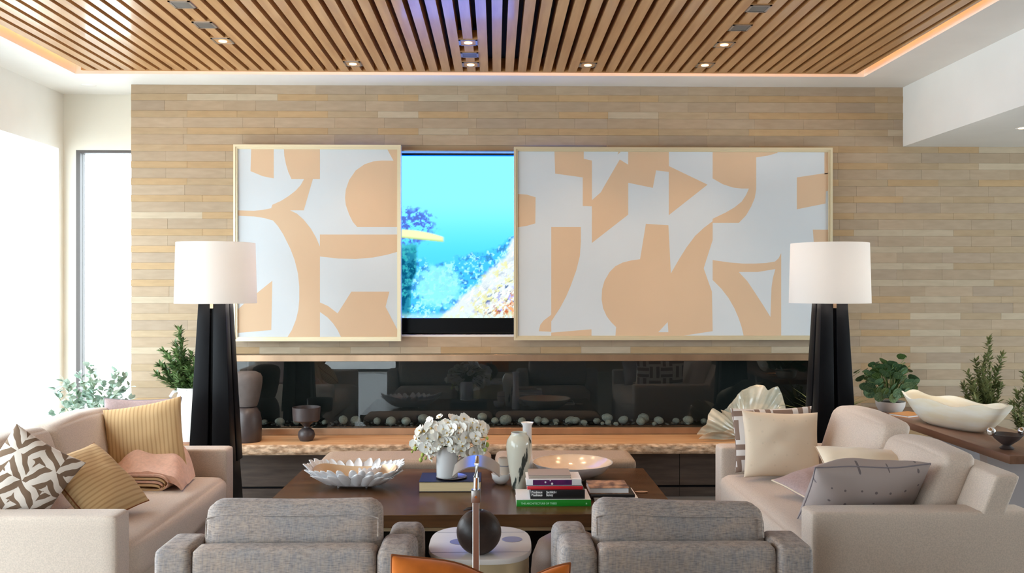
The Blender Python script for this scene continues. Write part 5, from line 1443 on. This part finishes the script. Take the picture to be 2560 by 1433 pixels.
# left stack of five
Yf = 4.69; s_ = F / Yf
g1 = book('green_spined_book', 'white book with a green spine, lowest of the central stack', 1291, 0, ZT, 187 / s_, 0.25, 0.034, mat('white_cover', (0.74, 0.72, 0.73), 0.5), spine=M['green'], yfront=Yf)
words(g1, 'THE ARCHITECTURE OF TREES', 0.024, 0.011, 0.0135, mint_ink, bold=0.0003)
words(g1, 'n', 0.362, 0.011, 0.014, mint_ink, name='publisher_mark', bold=0.0008)
z_ = ZT + 0.034
g2 = book('black_book', 'thick black book with white lettering above the green spine', 1326, 0, z_, 137 / s_, 0.20, 0.047, M['bookblack'], yfront=Yf + 0.02)
words(g2, 'Bauhaus\nBauhaus', 0.005, 0.030, 0.0175, white_ink, bold=0.0006)
words(g2, 'Sachliche\nSunny', 0.083, 0.030, 0.0175, white_ink, bold=0.0006, sp=0.85)
z_ += 0.047
g3 = book('red_spined_book', 'thin white book with a red spine in the central stack', 1318, 0, z_, 140 / s_, 0.20, 0.017, M['paper'], spine=M['red'], yfront=Yf + 0.03)
z_ += 0.017
g4 = book('purple_spined_book', 'white book with a dark purple spine panel in the central stack', 1316, 0, z_, 139 / s_, 0.19, 0.034, M['paper'], spine=M['paper'], yfront=Yf + 0.04)
build('spine_panel', G().box(0.034, 0.034 + 0.205, -0.0042, -0.003, 0.005, 0.032), M['purple'], g4)
for (x, r) in ((0.135, 0.006), (0.100, 0.005), (0.125, 0.003)):
    build('spine_medallion', G().tube([(x, -0.0050, 0.020 if r == 0.005 else 0.012 if r == 0.006 else 0.028), (x, -0.0042, 0.020 if r == 0.005 else 0.012 if r == 0.006 else 0.028)], r, 14), M['paper'], g4)
build('lower_board', G().box(-0.001, 139 / s_ + 0.001, -0.004, 0.19, 0, 0.003), M['bookblack'], g4)
z_ += 0.034
g5 = book('taupe_book', 'taupe covered book on top of the central stack', 1322, 0, z_, 107 / s_, 0.17, 0.018, M['taupecover'], yfront=Yf + 0.06, spine_front=False, pages=mat('beige_pages', (0.5, 0.42, 0.34), 0.7))
# right stack of three
Yg = 4.80; s2 = F / Yg
h1 = book('grey_book', 'pale grey book, lowest of the small stack behind the right armchair', 1486, 0, ZT, 110 / s2, 0.24, 0.016, M['paper'], yfront=Yg, spine_front=False)
h2 = book('black_covered_book', 'black covered book in the middle of the small right stack', 1478, 0, ZT + 0.016, 110 / s2, 0.22, 0.016, M['bookblack'], yfront=Yg + 0.01)
h3 = book('photo_cover_book', 'book with brown photographic cover on top of the small right stack', 1474, 0, ZT + 0.032, 100 / s2, 0.19, 0.032, M['photo_cover'], yfront=Yg + 0.03, spine_front=False)
q = PZ(1603, 1232, ZT)
tag(build('wooden_spoon_rest', G().lathe([(0, 0), (0.03, 0), (0.038, 0.006), (0.03, 0.007), (0, 0.004)], 24, sx=1.0, sy=0.5), M['tan'], loc=(q.x, q.y, ZT), smooth=True), 'small tan oval wooden dish right of the books', 'dish')

# orchid vase
oy = 5.13; ox = XY(1118, oy)
sv = tag(build('pewter_saucer', G().lathe([(0, 0), (0.065, 0), (0.088, 0.009), (0.086, 0.011), (0.062, 0.004), (0, 0.004)], 40, c=(0, 0)), M['saucer'], loc=(ox + 0.025, oy - 0.005, zb_), smooth=True), 'round pewter saucer under the orchid vase on the black book', 'saucer')
ov = thing('orchid_vase', 'plain white cylinder vase holding white orchids', 'vase', (ox, oy, zb_ + 0.0045))
build('body', G().lathe([(0, 0), (0.056, 0), (0.061, 0.006), (0.064, 0.18), (0.060, 0.18), (0.057, 0.01), (0, 0.01)], 44), M['porcelain'], ov, smooth=True, auto=40)
def orchids():
    c = PY(1126, 1098, oy)
    t = thing('orchid_bouquet', 'full bouquet of white orchid blossoms with green buds in the white vase', 'flowers', (ox, oy, zb_ + 0.02))
    o0 = Vector((ox, oy, zb_ + 0.02))
    # blossom mesh: three sepals, two broad petals
    g = G()
    for k, (L_, W_) in enumerate(((0.036, 0.026), (0.042, 0.050), (0.034, 0.024), (0.034, 0.024), (0.042, 0.050))):
        a = PI / 2 + k * 2 * PI / 5
        v, f = leaf_mesh(L_, W_, 0.12, -0.18, 5, True)
        ca, sa = math.cos(a), math.sin(a)
        g.add([(x * sa + y * ca, -x * ca + y * sa, z + 0.006 * (k % 2)) for x, y, z in v], f)
    me = bpy.data.meshes.new('blossom'); me.from_pydata(g.v, [], g.f); me.materials.append(M['petal']); me.polygons.foreach_set('use_smooth', [True] * len(me.polygons))
    g = G().ball((0, 0, 0.008), 0.006, 8, 6, 1, 1, 1.4)
    mc = bpy.data.meshes.new('blossom_centre'); mc.from_pydata(g.v, [], g.f); mc.materials.append(M['flower_centre'])
    gs = G(); n = 0
    for k in range(900):
        if n >= 104: break
        px = rp.uniform(1038, 1222); py = rp.uniform(1042, 1150)
        e_ = ((px - 1128) / 94) ** 2 + ((py - 1097) / 57) ** 2
        if e_ > 1.0: continue
        dy = -0.125 * math.sqrt(1 - e_) * rp.uniform(0.75, 1.0) if k % 4 else rp.uniform(0.0, 0.08)
        if py > 1128 and 1090 < px < 1140: continue
        p = PY(px, py, oy + dy) - o0
        cc = c - o0; d = (p - cc); d.y -= 0.13; d.z += 0.03; d = (d.normalized() + rdir(-0.8, 0.8) * 0.65).normalized()
        up = Vector((rp.uniform(-.4, .4), 0, 1)); r = up.cross(d).normalized(); u2 = d.cross(r).normalized()
        ob = bpy.data.objects.new('blossom', me); C.objects.link(ob); ob.parent = t
        ob.location = p; ob.rotation_euler = Matrix((r, u2, d)).transposed().to_euler(); s0 = rp.uniform(0.66, 1.12); ob.scale = (s0, s0, s0)
        oc_ = bpy.data.objects.new('blossom_centre', mc); C.objects.link(oc_); oc_.parent = ob
        gs.tube([(0, 0, 0.12), (p.x * 0.4, p.y * 0.4, 0.12 + p.z * 0.5), tuple(p - d * 0.004)], 0.0017, 4); n += 1
    gb = []
    for (px, py, r) in ((1038, 1122, 0.011), (1030, 1130, 0.006), (1056, 1138, 0.010), (1052, 1150, 0.011), (1064, 1146, 0.008), (1218, 1112, 0.012), (1212, 1125, 0.009), (1150, 1100, 0.008), (1120, 1070, 0.008), (1218, 1096, 0.008)):
        p = PY(px, py, oy - 0.06) - o0
        build('bud', G().ball(tuple(p), r, 10, 7, 1, 1, 1.3), M['bud'], t, smooth=True)
        gs.tube([(0, 0, 0.12), (p.x * 0.6, p.y * 0.6, 0.14 + p.z * 0.4), tuple(p)], 0.0018, 4)
    build('stems', gs, M['stem'], t)
orchids()

def vases():
    y = 5.10; q = XY(1297.5, y)
    t = thing('ink_brushed_vase', 'tall glazed vase with black ink brush strokes on the coffee table', 'vase', (q, y, ZT))
    build('body', G().lathe([(0, 0), (0.036, 0), (0.040, 0.008), (0.048, 0.06), (0.060, 0.13), (0.070, 0.20), (0.0735, 0.245), (0.068, 0.275), (0.054, 0.298), (0.044, 0.310), (0.045, 0.320), (0.041, 0.321), (0.040, 0.31), (0.05, 0.29), (0.06, 0.25), (0.03, 0.02), (0, 0.015)], 52), M['ink'], t, smooth=True, auto=60)
    y = 5.30; q = XY(1318, y)
    t = thing('slender_white_vase', 'slender white flared vase just behind the ink brushed vase', 'vase', (q, y, ZT))
    build('body', G().lathe([(0, 0), (0.034, 0), (0.038, 0.01), (0.034, 0.10), (0.026, 0.24), (0.027, 0.33), (0.037, 0.343), (0.037, 0.346), (0.024, 0.338), (0.02, 0.2), (0, 0.05)], 36), M['porcelain'], t, smooth=True, auto=60)
    y = 5.22; q = XY(1252, y)
    t = thing('small_white_cup', 'small beige cup resting in a white bowl beside the ink brushed vase', 'cup', (q + 0.02, y, ZT + 0.052))
    build('body', G().lathe([(0, 0.004), (0.026, 0.006), (0.036, 0.03), (0.037, 0.075), (0.033, 0.095), (0.034, 0.102), (0.03, 0.102), (0.03, 0.03), (0, 0.016)], 32), mat('beige_glaze', (0.62, 0.53, 0.44), 0.3), t, smooth=True, auto=60)
    build('rim_line', G().lathe([(0.0372, 0.055), (0.038, 0.058), (0.0372, 0.061)], 32), M['seam'], t, smooth=True)
    t = thing('small_white_bowl', 'small white round bottomed bowl beside the ink brushed vase', 'bowl', (q, y, ZT))
    build('body', G().lathe([(0, 0), (0.018, 0.0), (0.038, 0.013), (0.051, 0.035), (0.055, 0.062), (0.051, 0.062), (0.046, 0.04), (0.03, 0.022), (0, 0.016)], 36), M['porcelain'], t, smooth=True, auto=60)
    # wide bowl
    y = 5.34; q = XY(1431, y)
    t = thing('wide_white_bowl', 'wide shallow white footed bowl with peach interior on the coffee table', 'bowl', (q, y, ZT))
    build('outside', G().lathe([(0, 0.012), (0.082, 0.010), (0.14, 0.025), (0.20, 0.060), (0.232, 0.096), (0.239, 0.106), (0.233, 0.106)], 72), M['porcelain'], t, smooth=True, auto=60)
    build('inside', G().lathe([(0.235, 0.1062), (0.226, 0.097), (0.19, 0.062), (0.13, 0.034), (0.07, 0.021), (0, 0.019)], 72), mat('peach_glaze', (0.68, 0.48, 0.34), 0.16, col2=(0.80, 0.66, 0.52), vscale=7), t, smooth=True, auto=60)
    build('foot_ring', G().lathe([(0.068, 0), (0.076, 0.0), (0.086, 0.013), (0.066, 0.013)], 48), M['porcelain'], t, smooth=True, auto=40)
    y = 5.06; q = XY(1362, y)
    t = thing('small_candle_bowl', 'small white open bowl just behind the central stack of books', 'bowl', (q, y, ZT))
    build('body', G().lathe([(0, 0), (0.022, 0), (0.036, 0.03), (0.046, 0.095), (0.049, 0.108), (0.045, 0.108), (0.032, 0.04), (0, 0.01)], 36), M['porcelain'], t, smooth=True, auto=60)
vases()
